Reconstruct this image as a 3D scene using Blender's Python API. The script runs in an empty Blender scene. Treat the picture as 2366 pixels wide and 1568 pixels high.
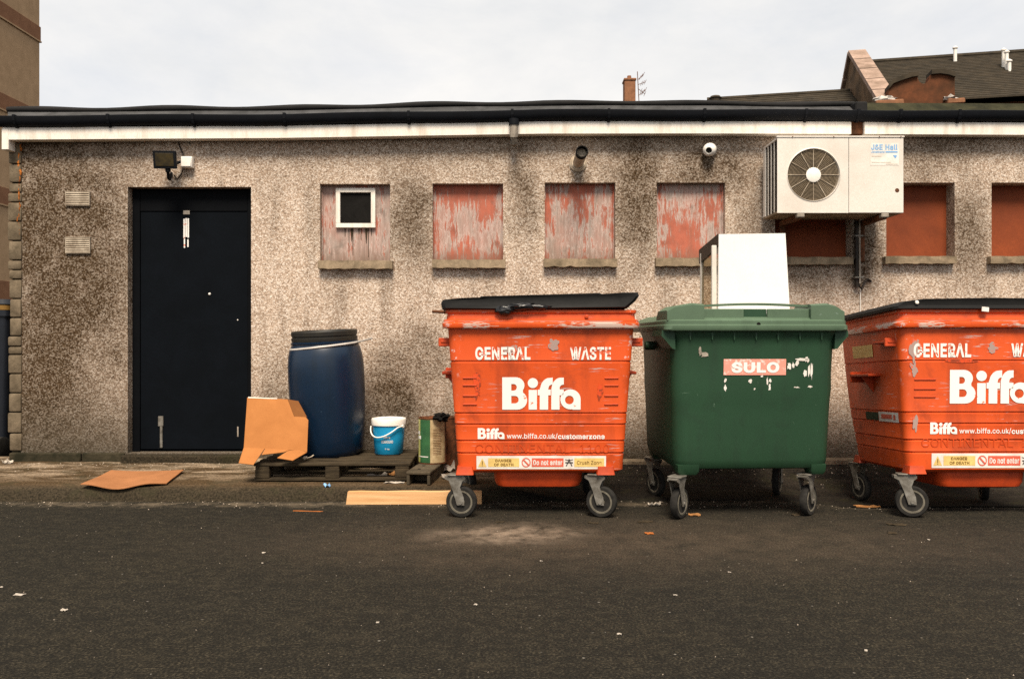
import bpy, bmesh, math, random
from mathutils import Vector, Matrix, noise
random.seed(7)
R = math.radians
S = bpy.context.scene
C = S.collection

# ------------------------------------------------------------------ camera, sky, sun, exposure
cam_d = bpy.data.cameras.new('camera'); cam = bpy.data.objects.new('camera', cam_d); C.objects.link(cam)
EYE = 1.14
cam.location = (0, 0, EYE); cam.rotation_euler = (R(90), 0, 0)
cam_d.lens = 28; cam_d.sensor_width = 36; cam_d.clip_end = 2000; cam_d.clip_start = 0.05
S.camera = cam
S.view_settings.view_transform = 'Standard'; S.view_settings.look = 'None'
S.view_settings.exposure = 0.8; S.view_settings.gamma = 1.0; S.view_settings.use_curve_mapping = False
S.cycles.use_denoising = False
S.cycles.max_bounces = 6; S.cycles.diffuse_bounces = 4
S.render.filter_size = 1.7

SUN_DIR = Vector((0.0, -0.60, 0.88)).normalized()          # towards the sun
world = bpy.data.worlds.new('World'); S.world = world; world.use_nodes = True
wn = world.node_tree.nodes; wl = world.node_tree.links
bg = wn['Background']; bg.inputs['Strength'].default_value = 0.1
sky = wn.new('ShaderNodeTexSky'); sky.sky_type = 'NISHITA'; sky.sun_disc = False
sky.sun_elevation = math.asin(SUN_DIR.z); sky.sun_rotation = math.atan2(SUN_DIR.x, SUN_DIR.y) % (2*math.pi)
sky.air_density = 1.0; sky.dust_density = 2.0
tc = wn.new('ShaderNodeTexCoord'); mp = wn.new('ShaderNodeMapping'); mp.inputs['Scale'].default_value = (1, 1, 2.2)
wl.new(tc.outputs['Generated'], mp.inputs['Vector'])
def wnoise(scale, detail, rough, dist=0.0):
    n = wn.new('ShaderNodeTexNoise'); n.inputs['Scale'].default_value = scale; n.inputs['Detail'].default_value = detail
    n.inputs['Roughness'].default_value = rough; n.inputs['Distortion'].default_value = dist
    wl.new(mp.outputs['Vector'], n.inputs['Vector']); return n
cn = wnoise(2.6, 9, 0.58, 0.35)
cr = wn.new('ShaderNodeValToRGB'); cr.color_ramp.elements[0].position = 0.25; cr.color_ramp.elements[1].position = 0.56
cr.color_ramp.elements[0].color = (0.78, 0.78, 0.78, 1); cr.color_ramp.elements[1].color = (1, 1, 1, 1)
wl.new(cn.outputs['Fac'], cr.inputs['Fac'])
cn2 = wnoise(4.1, 7, 0.6, 0.2)
cr2 = wn.new('ShaderNodeValToRGB'); cr2.color_ramp.elements[0].position = 0.3; cr2.color_ramp.elements[1].position = 0.7
cr2.color_ramp.elements[0].color = (4.75, 4.80, 4.85, 1); cr2.color_ramp.elements[1].color = (5.85, 5.70, 5.50, 1)
wl.new(cn2.outputs['Fac'], cr2.inputs['Fac'])
mx = wn.new('ShaderNodeMix'); mx.data_type = 'RGBA'
wl.new(cr.outputs['Color'], mx.inputs['Factor']); wl.new(sky.outputs['Color'], mx.inputs['A']); wl.new(cr2.outputs['Color'], mx.inputs['B'])
wl.new(mx.outputs['Result'], bg.inputs['Color'])

sd = bpy.data.lights.new('sun', 'SUN'); sd.energy = 3.5; sd.angle = R(22); sd.color = (1, 0.875, 0.71)
sun = bpy.data.objects.new('sun', sd); C.objects.link(sun)
sun.rotation_euler = (-SUN_DIR).to_track_quat('-Z', 'Y').to_euler()

# ------------------------------------------------------------------ pixel -> metres (photo seen at 2365 x 1568)
FPX, CU, CV = 28/36*2365, 1182.5, 784.0
def ux(u, y): return (u-CU)*y/FPX
def vz(v, y): return EYE-(v-CV)*y/FPX
def pt(u, v, y): return Vector((ux(u, y), y, vz(v, y)))
WY = 6.70                                                     # the wall's front face

# ------------------------------------------------------------------ mesh helpers
class MB:
    def __init__(self): self.v = []; self.f = []
    def add(self, vs, fs):
        o = len(self.v); self.v += [Vector(p) for p in vs]; self.f += [tuple(i+o for i in f) for f in fs]; return self
    def box(self, x0, x1, y0, y1, z0, z1, bev=0.0, M=None, seg=1):
        bm = bmesh.new(); bmesh.ops.create_cube(bm, size=1)
        for q in bm.verts:
            q.co = Vector(((x0+x1)/2+q.co.x*(x1-x0), (y0+y1)/2+q.co.y*(y1-y0), (z0+z1)/2+q.co.z*(z1-z0)))
        if bev > 0: bmesh.ops.bevel(bm, geom=bm.edges[:], offset=bev, segments=seg, affect='EDGES', profile=0.5)
        bm.verts.index_update()
        vs = [(M @ q.co) if M else q.co.copy() for q in bm.verts]
        self.add(vs, [[q.index for q in f.verts] for f in bm.faces]); bm.free(); return self
    def prism(self, poly, y0, y1):                            # poly in (x, z), extruded along y
        n = len(poly)
        vs = [(x, y0, z) for x, z in poly]+[(x, y1, z) for x, z in poly]
        fs = [tuple(range(n)), tuple(range(2*n-1, n-1, -1))]+[(i, (i+1) % n, n+(i+1) % n, n+i) for i in range(n)]
        return self.add(vs, fs)
    def slab(self, pts, t):                                   # planar-ish polygon in 3D given thickness t
        pts = [Vector(p) for p in pts]; n = len(pts)
        nr = Vector()
        for i in range(n): nr += (pts[i]-pts[0]).cross(pts[(i+1) % n]-pts[0])
        nr.normalize(); nr *= t
        vs = pts+[p+nr for p in pts]
        fs = [tuple(range(n-1, -1, -1)), tuple(range(n, 2*n))]+[(i, (i+1) % n, n+(i+1) % n, n+i) for i in range(n)]
        return self.add(vs, fs)
    def loft(self, secs, cap0=True, cap1=True):
        n = len(secs[0]); vs = [p for s in secs for p in s]; fs = []
        for k in range(len(secs)-1):
            for i in range(n):
                fs.append((k*n+i, k*n+(i+1) % n, (k+1)*n+(i+1) % n, (k+1)*n+i))
        if cap0: fs.append(tuple(range(n-1, -1, -1)))
        if cap1: fs.append(tuple(range((len(secs)-1)*n, len(secs)*n)))
        return self.add(vs, fs)
    def lathe(self, prof, M, n=32):                           # prof (r, h) round local z, placed by M
        secs = [[M @ Vector((r*math.cos(2*math.pi*i/n), r*math.sin(2*math.pi*i/n), h)) for i in range(n)] for r, h in prof]
        return self.loft(secs, prof[0][0] > 1e-6, prof[-1][0] > 1e-6)
    def tube(self, pts, r, n=8, cap=True):
        pts = [Vector(p) for p in pts]; secs = []
        for i, p in enumerate(pts):
            d = (pts[min(i+1, len(pts)-1)]-pts[max(i-1, 0)]).normalized()
            a = d.cross(Vector((0, 0, 1)) if abs(d.z) < 0.9 else Vector((1, 0, 0))).normalized(); b = d.cross(a)
            rr = r[i] if isinstance(r, (list, tuple)) else r
            secs.append([p+a*rr*math.cos(2*math.pi*k/n)+b*rr*math.sin(2*math.pi*k/n) for k in range(n)])
        return self.loft(secs, cap, cap)
    def build(self, name, mat, parent=None, off=None, smooth=None, cuts=0):
        me = bpy.data.meshes.new(name)
        o = off if off is not None else Vector((0, 0, 0))
        me.from_pydata([p-o for p in self.v], [], self.f)
        bm = bmesh.new(); bm.from_mesh(me); bmesh.ops.recalc_face_normals(bm, faces=bm.faces[:]); bm.to_mesh(me); bm.free()
        me.materials.append(mat)
        if smooth:
            for p in me.polygons: p.use_smooth = True
            me.set_sharp_from_angle(angle=R(smooth))
        ob = bpy.data.objects.new(name, me); C.objects.link(ob)
        if parent is not None: ob.parent = parent
        return ob
def tag(o, label=None, cat=None, group=None, kind=None):
    if label: o['label'] = label
    if cat: o['category'] = cat
    if group: o['group'] = group
    if kind: o['kind'] = kind
    return o
def thing(name, loc, label, cat, group=None, rot=(0, 0, 0)):
    o = bpy.data.objects.new(name, None); C.objects.link(o); o.location = loc; o.rotation_euler = rot
    o.empty_display_size = 0.1
    return tag(o, label, cat, group)
def axis_matrix(p, d):
    return Matrix.Translation(Vector(p)) @ Vector(d).to_track_quat('Z', 'Y').to_matrix().to_4x4()
def rrect(hx, y0, y1, r, z, n=4, xo=0.0):                     # rounded rectangle loop at height z
    pts = []
    for cx, cy, a0 in ((hx-r, y1-r, 0), (-hx+r, y1-r, 90), (-hx+r, y0+r, 180), (hx-r, y0+r, 270)):
        for k in range(n+1):
            a = R(a0+90*k/n); pts.append(Vector((xo+cx+r*math.cos(a), cy+r*math.sin(a), z)))
    return pts
def lump(mb, c, rx, ry, rz, amp=0.35, sc=3.0, seed=0, u=14, w=9):
    rows = []
    for j in range(1, w):
        th = math.pi*j/w; row = []
        for i in range(u):
            ph = 2*math.pi*i/u
            d = Vector((math.sin(th)*math.cos(ph), math.sin(th)*math.sin(ph), math.cos(th)))
            k = 1+amp*noise.noise(d*sc+Vector((seed*7.3, seed*3.1, 0)))*1.6
            row.append(Vector((c[0]+d.x*rx*k, c[1]+d.y*ry*k, c[2]+d.z*rz*k)))
        rows.append(row)
    mb.loft(rows); return mb

# ------------------------------------------------------------------ materials
class NT:
    def __init__(self, name):
        self.m = bpy.data.materials.new(name); self.m.use_nodes = True
        self.n = self.m.node_tree.nodes; self.l = self.m.node_tree.links
        self.b = self.n['Principled BSDF']; self.tc = self.n.new('ShaderNodeTexCoord')
        self.co = self.tc.outputs['Object']
    def link(self, a, b): self.l.new(a, b)
    def mapping(self, scale=(1, 1, 1), loc=(0, 0, 0), src=None):
        m = self.n.new('ShaderNodeMapping'); m.inputs['Scale'].default_value = scale; m.inputs['Location'].default_value = loc
        self.link(src or self.co, m.inputs['Vector']); return m.outputs['Vector']
    def noise(self, scale, detail=4, rough=0.55, dist=0.0, src=None):
        n = self.n.new('ShaderNodeTexNoise')
        for k, x in (('Scale', scale), ('Detail', detail), ('Roughness', rough), ('Distortion', dist)): n.inputs[k].default_value = x
        self.link(src or self.co, n.inputs['Vector']); return n.outputs['Fac']
    def voronoi(self, scale, feature='F1', src=None, out='Distance', rnd=1.0):
        n = self.n.new('ShaderNodeTexVoronoi'); n.feature = feature; n.inputs['Scale'].default_value = scale
        n.inputs['Randomness'].default_value = rnd
        self.link(src or self.co, n.inputs['Vector']); return n.outputs[out]
    def ramp(self, fac, stops, interp='LINEAR'):
        r = self.n.new('ShaderNodeValToRGB'); e = r.color_ramp.elements; r.color_ramp.interpolation = interp
        while len(e) < len(stops): e.new(0.5)
        for k, (p, c) in enumerate(stops):
            e[k].position = p; e[k].color = (c, c, c, 1) if isinstance(c, (int, float)) else (*c, 1)
        self.link(fac, r.inputs['Fac']); return r.outputs['Color']
    def mix(self, fac, a, b, mode='MIX'):
        m = self.n.new('ShaderNodeMix'); m.data_type = 'RGBA'; m.blend_type = mode
        for k, x in (('Factor', fac), ('A', a), ('B', b)):
            s = m.inputs[k]
            if isinstance(x, bpy.types.NodeSocket): self.link(x, s)
            elif k == 'Factor': s.default_value = x
            else: s.default_value = (*x, 1)
        return m.outputs['Result']
    def math(self, op, a, b=None, clamp=False):
        m = self.n.new('ShaderNodeMath'); m.operation = op; m.use_clamp = clamp
        for k, x in ((0, a), (1, b)):
            if x is None: continue
            if isinstance(x, bpy.types.NodeSocket): self.link(x, m.inputs[k])
            else: m.inputs[k].default_value = x
        return m.outputs[0]
    def sep(self, src=None):
        s = self.n.new('ShaderNodeSeparateXYZ'); self.link(src or self.co, s.inputs[0]); return s.outputs
    def blob(self, c, r, src, soft=1.0):                      # 1 inside an ellipsoid falling to 0 at its edge
        v = self.mapping((1/r[0], 1/r[1], 1/r[2]), (-c[0]/r[0], -c[1]/r[1], -c[2]/r[2]), src)
        ln = self.n.new('ShaderNodeVectorMath'); ln.operation = 'LENGTH'; self.link(v, ln.inputs[0])
        mr = self.n.new('ShaderNodeMapRange'); mr.interpolation_type = 'SMOOTHSTEP'
        mr.inputs['From Min'].default_value = 1.0; mr.inputs['From Max'].default_value = 1.0-soft
        self.link(ln.outputs['Value'], mr.inputs['Value']); return mr.outputs['Result']
    def warp(self, scale, amount, src=None):
        n = self.n.new('ShaderNodeTexNoise'); n.inputs['Scale'].default_value = scale; n.inputs['Detail'].default_value = 5
        self.link(src or self.co, n.inputs['Vector'])
        a = self.n.new('ShaderNodeVectorMath'); a.operation = 'SUBTRACT'; self.link(n.outputs['Color'], a.inputs[0]); a.inputs[1].default_value = (0.5, 0.5, 0.5)
        b = self.n.new('ShaderNodeVectorMath'); b.operation = 'SCALE'; self.link(a.outputs[0], b.inputs[0]); b.inputs['Scale'].default_value = amount
        c = self.n.new('ShaderNodeVectorMath'); c.operation = 'ADD'; self.link(src or self.co, c.inputs[0]); self.link(b.outputs[0], c.inputs[1])
        return c.outputs[0]
    def out(self, col, rough=0.8, spec=0.3, metal=0.0, bump=None, bstr=0.3, bdist=0.01):
        if isinstance(col, bpy.types.NodeSocket): self.link(col, self.b.inputs['Base Color'])
        else: self.b.inputs['Base Color'].default_value = (*col, 1)
        if isinstance(rough, bpy.types.NodeSocket): self.link(rough, self.b.inputs['Roughness'])
        else: self.b.inputs['Roughness'].default_value = rough
        self.b.inputs['Specular IOR Level'].default_value = spec; self.b.inputs['Metallic'].default_value = metal
        if bump is not None:
            bp = self.n.new('ShaderNodeBump'); bp.inputs['Strength'].default_value = bstr; bp.inputs['Distance'].default_value = bdist
            self.link(bump, bp.inputs['Height']); self.link(bp.outputs['Normal'], self.b.inputs['Normal'])
        return self.m
def simple(name, c1, c2=None, scale=6, rough=0.7, spec=0.3, metal=0.0, fine=60, bstr=0.15, lo=0.35, hi=0.65, stretch=(1, 1, 1)):
    t = NT(name); c2 = c2 or tuple(x*0.6 for x in c1)
    src = t.mapping(stretch)
    f = t.noise(scale, 7, 0.62, 0.3, src); col = t.ramp(f, [(lo, c2), (hi, c1)])
    g = t.noise(fine, 3, 0.6, 0, src)
    col = t.mix(t.ramp(g, [(0.35, 0.35), (0.6, 0.0)]), col, c2)
    return t.out(col, rough, spec, metal, g, bstr, 0.004)

BR = Vector((0, WY, 0.1))                                     # the outbuilding's base point
def mat_roughcast():
    t = NT('roughcast')
    w = t.warp(3.5, 0.35)
    wv = t.warp(60, 0.012)
    a = t.noise(58, 5, 0.72); b = t.voronoi(96, src=wv); c = t.noise(1.9, 8, 0.65, 0.5)
    cell = t.sep(t.voronoi(96, src=wv, out='Color'))[0]
    st = t.mapping((3.2, 3.2, 0.55)); d = t.noise(1.6, 6, 0.6, 0.3, st)
    grain = t.math('ADD', t.math('ADD', t.math('MULTIPLY', a, 0.55), t.math('MULTIPLY', cell, 0.34)), t.math('MULTIPLY', b, -0.10))
    col = t.ramp(grain, [(0.14, (0.205, 0.135, 0.090)), (0.27, (0.43, 0.315, 0.232)), (0.40, (0.595, 0.465, 0.362)), (0.55, (0.76, 0.655, 0.56))])
    # stains with a shape of their own (u, v, half-width, half-height, strength) read off the photo
    blobs = [(80, 640, 470, 860, 1.0), (160, 1000, 300, 160, .7), (1200, 300, 1500, 190, .46), (905, 920, 120, 210, .95), (975, 830, 130, 160, .62), (640, 930, 80, 190, .5),
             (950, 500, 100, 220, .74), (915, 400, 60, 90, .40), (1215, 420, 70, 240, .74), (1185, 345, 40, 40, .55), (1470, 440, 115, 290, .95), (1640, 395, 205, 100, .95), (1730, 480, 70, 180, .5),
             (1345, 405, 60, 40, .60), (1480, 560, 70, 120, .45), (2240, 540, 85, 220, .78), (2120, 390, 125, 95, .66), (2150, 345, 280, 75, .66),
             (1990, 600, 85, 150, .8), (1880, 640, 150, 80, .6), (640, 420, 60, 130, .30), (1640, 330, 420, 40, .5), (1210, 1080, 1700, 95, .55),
             (720, 560, 24, 120, .30), (180, 590, 40, 55, -.0)]
    m = None
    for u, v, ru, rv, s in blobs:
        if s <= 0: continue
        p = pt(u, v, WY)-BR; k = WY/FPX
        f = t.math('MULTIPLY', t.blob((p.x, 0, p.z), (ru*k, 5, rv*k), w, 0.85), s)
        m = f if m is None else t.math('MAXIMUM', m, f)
    m = t.math('MULTIPLY', m, t.ramp(c, [(0.25, 0.55), (0.58, 1.1)]))
    m2 = t.ramp(d, [(0.45, 0.0), (0.70, 0.46)])
    m = t.math('MAXIMUM', m, m2)
    m = t.math('ADD', m, t.ramp(t.noise(11, 4, 0.6), [(0.42, 0.0), (0.75, 0.14)]), True)
    m = t.math('MULTIPLY', m, t.ramp(grain, [(0.26, 1.10), (0.52, 0.80)]), True)
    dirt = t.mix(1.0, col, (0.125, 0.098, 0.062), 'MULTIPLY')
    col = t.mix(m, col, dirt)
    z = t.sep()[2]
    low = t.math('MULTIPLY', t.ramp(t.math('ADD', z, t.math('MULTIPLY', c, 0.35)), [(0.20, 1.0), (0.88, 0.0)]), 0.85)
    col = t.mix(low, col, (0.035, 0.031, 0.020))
    return t.out(col, 0.95, 0.12, 0, grain, 0.8, 0.022)
def mat_peel(name, paint, wood, cover, seed):
    t = NT(name); w = t.warp(14, 0.022)
    s = t.mapping((34, 34, 4.2), (seed*3.7, 0, seed*1.9), w); f = t.noise(1.0, 10, 0.74, 0.25, s)
    s2 = t.mapping((80, 80, 7), (seed, 0, 0)); g = t.noise(1.0, 4, 0.6, 0, s2)
    big = t.noise(2.8, 4, 0.55, 0, t.mapping((1.5, 1, 1), (seed*2.3, 0, seed)))
    k = t.math('ADD', f, t.math('MULTIPLY', t.math('SUBTRACT', big, 0.5), 0.75))
    mask = t.ramp(k, [(cover-0.05, 0.0), (cover+0.06, 0.9)])
    woodc = t.ramp(g, [(0.3, tuple(x*0.66 for x in wood)), (0.62, wood)])
    woodc = t.mix(t.ramp(t.noise(3.5, 6, 0.65, 0.4, t.mapping((2, 2, 0.8), (seed, 0, 3))), [(0.4, 0.0), (0.65, 0.5)]), woodc, tuple((p*.6+q*.4) for p, q in zip(paint, wood)))
    pc = t.ramp(t.noise(9, 6, 0.7), [(0.35, tuple(x*0.72 for x in paint)), (0.6, paint)])
    edge = t.ramp(k, [(cover-0.085, 0.0), (cover-0.045, 0.45), (cover, 0.0)])
    col = t.mix(mask, woodc, pc); col = t.mix(edge, col, (0.68, 0.58, 0.53))
    mould = t.ramp(t.noise(4.5, 6, 0.65, 0.4, t.mapping((1, 1, 1), (seed*5, 0, seed*2))), [(0.58, 0.0), (0.72, 0.6)])
    col = t.mix(mould, col, (0.10, 0.085, 0.07))
    foot = t.ramp(t.math('SUBTRACT', t.math('ADD', t.sep()[2], t.math('MULTIPLY', f, 0.22)), 1.6), [(0.20, 0.72), (0.34, 0.0)])
    col = t.mix(foot, col, (0.13, 0.085, 0.06))
    grime = t.ramp(t.noise(6, 6, 0.7, 0.3, t.mapping((2.5, 2.5, 0.5), (seed, 0, 0))), [(0.5, 0.0), (0.75, 0.5)])
    col = t.mix(grime, col, (0.17, 0.11, 0.08))
    return t.out(col, 0.85, 0.2, 0, t.math('ADD', mask, g), 0.35, 0.003)
def mat_asphalt():
    t = NT('asphalt')
    a = t.noise(95, 5, 0.72); b = t.noise(0.9, 6, 0.6, 0.4); c = t.noise(22, 5, 0.65)
    col = t.ramp(a, [(0.38, (0.0045, 0.004, 0.003)), (0.5, (0.0145, 0.0128, 0.009)), (0.63, (0.060, 0.051, 0.035))])
    col = t.mix(t.ramp(b, [(0.35, 0.0), (0.7, 0.6)]), col, t.mix(1.0, col, (1.6, 1.5, 1.3), 'MULTIPLY'))
    col = t.mix(t.ramp(c, [(0.42, 0.6), (0.58, 0.0)]), col, (0.0075, 0.0068, 0.005))
    mo = t.noise(7.5, 6, 0.7, 0.4, t.mapping((0.8, 1.5, 1)))
    col = t.mix(t.ramp(mo, [(0.36, 0.45), (0.5, 0.0)]), col, (0.008, 0.0074, 0.0055))
    col = t.mix(t.ramp(mo, [(0.54, 0.0), (0.74, 0.5)]), col, (0.044, 0.036, 0.023))
    sp = t.voronoi(16, out='Distance'); sel = t.noise(31, 2)
    spk = t.math('MULTIPLY', t.ramp(sp, [(0.06, 1.0), (0.11, 0.0)]), t.ramp(sel, [(0.56, 0.0), (0.62, 0.8)]))
    col = t.mix(spk, col, (0.22, 0.20, 0.17))
    w = t.warp(2.6, 0.5)
    p = Vector((ux(1175, 4.6), 4.66, 0))
    dust = t.math('MULTIPLY', t.blob((p.x, p.y, 0), (0.60, 0.34, 3), w, 0.9), t.ramp(t.noise(9, 6, 0.7), [(0.34, 0.0), (0.6, 1.0)]))
    col = t.mix(dust, col, (0.30, 0.23, 0.17))
    q = t.math('MULTIPLY', t.blob((0.7, 4.5, 0), (3.2, 0.95, 3), w, 0.9), t.ramp(t.noise(6, 5, 0.65), [(0.3, 0.15), (0.7, 0.75)]))
    col = t.mix(q, col, t.ramp(a, [(0.35, (0.03, 0.022, 0.015)), (0.65, (0.115, 0.084, 0.056))]))
    g = t.math('MULTIPLY', t.blob((-1.5, 5.52, 0), (7, 0.13, 3), t.warp(5, 0.25), 0.9), t.ramp(t.noise(7, 6, 0.7), [(0.42, 0.0), (0.62, 0.75)]))
    col = t.mix(g, col, (0.16, 0.125, 0.085))
    return t.out(col, 0.93, 0.18, 0, t.math('ADD', a, t.math('MULTIPLY', c, 0.6)), 0.9, 0.010)
def mat_pavement():
    t = NT('grimy_concrete')
    a = t.noise(75, 4, 0.65); b = t.noise(3.2, 8, 0.68, 0.6, t.mapping((0.7, 2.2, 1))); y = t.sep()[1]
    col = t.ramp(a, [(0.33, (0.024, 0.015, 0.007)), (0.5, (0.068, 0.043, 0.021)), (0.7, (0.135, 0.088, 0.046))])
    pale = t.math('MULTIPLY', t.ramp(b, [(0.44, 0.0), (0.58, 0.95)]), t.ramp(t.math('SUBTRACT', y, 5.6), [(0.25, 0.12), (0.58, 1.0)]))
    col = t.mix(pale, col, t.ramp(a, [(0.35, (0.16, 0.125, 0.09)), (0.60, (0.38, 0.285, 0.195))]))
    kerbm = t.ramp(t.math('SUBTRACT', t.math('ADD', y, t.math('MULTIPLY', b, 0.12)), 5.4), [(0.30, 1.0), (0.42, 0.0)])
    col = t.mix(t.math('MULTIPLY', kerbm, 0.85), col, t.ramp(a, [(0.35, (0.010, 0.009, 0.006)), (0.65, (0.040, 0.033, 0.022))]))
    bin_shade = t.ramp(t.math('ADD', t.sep()[0], t.math('MULTIPLY', t.noise(2.5, 4), 0.8)), [(0.1, 0.0), (0.75, 0.93)])  # shade below the bins, painted into the pavement colour as near-black
    col = t.mix(bin_shade, col, t.ramp(a, [(0.38, (0.004, 0.0038, 0.0036)), (0.62, (0.018, 0.016, 0.014))]))
    moss = t.ramp(t.noise(5, 6, 0.65), [(0.52, 0.0), (0.66, 0.6)])
    col = t.mix(moss, col, (0.035, 0.032, 0.016))
    return t.out(col, 0.95, 0.12, 0, t.math('ADD', a, b), 0.8, 0.012)
def mat_bin(name, base, dirt, seed=0.0, chip=(0.42, 0.38, 0.36), scr=0.64, rough=0.48, fade=None):
    t = NT(name)
    sh = t.mapping((1, 1, 1), (seed, seed*1.7, seed*0.6))
    f = t.noise(1.6, 6, 0.6, 0.4, sh); col = t.ramp(f, [(0.3, tuple(x*0.80 for x in base)), (0.62, base)])
    g = t.noise(5.5, 8, 0.68, 0.5, sh); col = t.mix(t.ramp(g, [(0.52, 0.0), (0.72, 0.5)]), col, dirt)
    st = t.mapping((5, 5, 0.6), (seed, 0, 0)); h = t.noise(1.6, 5, 0.6, 0.2, st)
    col = t.mix(t.ramp(h, [(0.50, 0.0), (0.74, 0.45)]), col, dirt)
    sc = t.mapping((3.5, 3.5, 46), (seed*2, 0, seed)); s = t.noise(1.5, 6, 0.62, 0.4, sc)
    sel = t.noise(2.2, 4, 0.6, 0.0, t.mapping((1, 1, 1.2), (seed+3, 0, 2)))
    m = t.math('MULTIPLY', t.ramp(s, [(scr, 0.0), (scr+0.03, 0.85)]), t.ramp(sel, [(0.48, 0.0), (0.56, 1.0)]))
    col = t.mix(m, col, chip)
    k = t.noise(20, 5, 0.7, 0.2, sh); m2 = t.math('MULTIPLY', t.ramp(k, [(0.68, 0.0), (0.70, 0.8)]), t.ramp(sel, [(0.5, 0.0), (0.56, 1.0)]))
    col = t.mix(m2, col, chip)
    return t, col, g, rough
def finish_bin(q, spec=0.35): t, col, g, rough = q; return t.out(col, rough, spec, 0, g, 0.12, 0.006)
def mat_worn(name, col, under, amt=0.60, rough=0.6, seed=0.0):
    t = NT(name); n = t.noise(26, 7, 0.7, 0.3, t.mapping((1, 1, 1), (seed, 0, seed*1.3))); b = t.noise(5, 4, 0.6, 0, t.mapping((1, 1, 1), (seed*2, 0, 1)))
    k = t.math('ADD', n, t.math('MULTIPLY', t.math('SUBTRACT', b, 0.5), 0.45))
    return t.out(t.mix(t.ramp(k, [(amt, 0.0), (amt+0.04, 0.9)]), col, under), rough, 0.3)

M = {}
M['roughcast'] = mat_roughcast()
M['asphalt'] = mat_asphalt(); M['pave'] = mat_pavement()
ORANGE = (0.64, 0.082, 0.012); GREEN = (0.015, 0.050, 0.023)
q = mat_bin('orange_paint', ORANGE, (0.14, 0.024, 0.010), 1.3, scr=0.625)
t = q[0]; z = t.sep()[2]; y_ = t.sep()[1]; x_ = t.sep()[0]
band = t.math('MULTIPLY', t.ramp(t.math('SUBTRACT', z, 0.7), [(0.50, 0.0), (0.512, 1.0), (0.545, 1.0), (0.56, 0.0)]), t.ramp(t.noise(3.4, 5, 0.7, 0, t.mapping((1, 1, 5))), [(0.5, 0.0), (0.53, 0.9)]))
edge = t.math('MULTIPLY', t.ramp(t.math('ABSOLUTE', x_), [(0.50, 0.0), (0.54, 1.0)]), t.ramp(t.noise(24, 6, 0.75), [(0.58, 0.0), (0.62, 0.75)]))
edge = t.math('MULTIPLY', edge, t.ramp(z, [(0.85, 0.12), (1.05, 1.0)]))
edge = t.math('MULTIPLY', edge, t.ramp(t.math('MULTIPLY', y_, -1), [(0.38, 0.0), (0.42, 1.0)]))
c2 = t.mix(band, q[1], (0.55, 0.44, 0.38)); c2 = t.mix(edge, c2, (0.60, 0.50, 0.46))
M['orange'] = finish_bin((t, c2, q[2], q[3]))
M['orange_plain'] = simple('orange_paint_plain', (0.58, 0.066, 0.011), (0.34, 0.040, 0.010), 5, 0.5, 0.35)
M['emboss'] = simple('embossed_orange', (0.62, 0.068, 0.0105), (0.50, 0.056, 0.010), 9, 0.5, 0.3)
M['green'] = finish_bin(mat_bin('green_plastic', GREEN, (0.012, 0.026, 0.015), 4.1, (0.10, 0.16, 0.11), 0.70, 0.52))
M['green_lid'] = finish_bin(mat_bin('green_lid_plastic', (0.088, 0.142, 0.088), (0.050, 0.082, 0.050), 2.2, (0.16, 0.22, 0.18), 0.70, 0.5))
M['black_lid'] = simple('black_lid_plastic', (0.014, 0.0135, 0.013), (0.007, 0.007, 0.007), 5, 0.6, 0.2)
M['black_bag'] = simple('black_polythene', (0.012, 0.012, 0.013), (0.006, 0.006, 0.007), 8, 0.3, 0.5)
M['galv'] = simple('galvanised_steel', (0.27, 0.255, 0.225), (0.10, 0.088, 0.07), 14, 0.5, 0.5, 0.35)
M['tyre'] = simple('tyre_rubber', (0.030, 0.028, 0.025), (0.014, 0.013, 0.012), 20, 0.9, 0.15)
M['hub'] = simple('hub_plastic', (0.17, 0.155, 0.12), (0.085, 0.075, 0.058), 20, 0.7, 0.25)
M['white_worn'] = mat_worn('white_vinyl', (0.82, 0.80, 0.76), (0.72, 0.16, 0.06), 0.64, 0.5, 0.4)
M['white_worn2'] = mat_worn('white_vinyl_scuffed', (0.82, 0.79, 0.74), (0.66, 0.10, 0.03), 0.575, 0.55, 2.1)
M['white_print'] = simple('white_print', (0.82, 0.79, 0.74), (0.62, 0.56, 0.50), 9, 0.5, 0.3)
M['yellow_print'] = simple('yellow_print', (0.80, 0.58, 0.20), (0.62, 0.42, 0.14), 9, 0.5, 0.3)
M['red_print'] = simple('red_print', (0.72, 0.13, 0.07), (0.55, 0.10, 0.06), 9, 0.5, 0.3)
M['pink_print'] = mat_worn('faded_red_sticker', (0.76, 0.30, 0.23), (0.80, 0.60, 0.54), 0.58, 0.55, 3.0)
M['black_print'] = simple('black_print', (0.05, 0.035, 0.03), (0.03, 0.02, 0.02), 9, 0.6, 0.2)
M['brown_print'] = simple('brown_print', (0.22, 0.12, 0.03), (0.16, 0.09, 0.02), 9, 0.6, 0.2)
M['blue_print'] = simple('blue_print', (0.16, 0.36, 0.66), (0.24, 0.42, 0.62), 9, 0.6, 0.2)
M['green_print'] = simple('green_print', (0.03, 0.06, 0.03), None, 9, 0.6, 0.2)
M['white_paint'] = simple('white_gloss_paint', (0.82, 0.77, 0.70), (0.52, 0.43, 0.34), 2.2, 0.55, 0.3, lo=0.25, hi=0.5, stretch=(4, 4, 0.7))
M['ac_white'] = simple('cream_white_enamel', (0.70, 0.65, 0.59), (0.58, 0.52, 0.455), 3, 0.45, 0.4, lo=0.25, hi=0.55)
M['ring'] = simple('grille_wire', (0.34, 0.26, 0.17), None, 9, 0.5, 0.3)
M['ac_dark'] = simple('dark_coil', (0.040, 0.029, 0.018), (0.016, 0.012, 0.008), 9, 0.6, 0.3)
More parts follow.
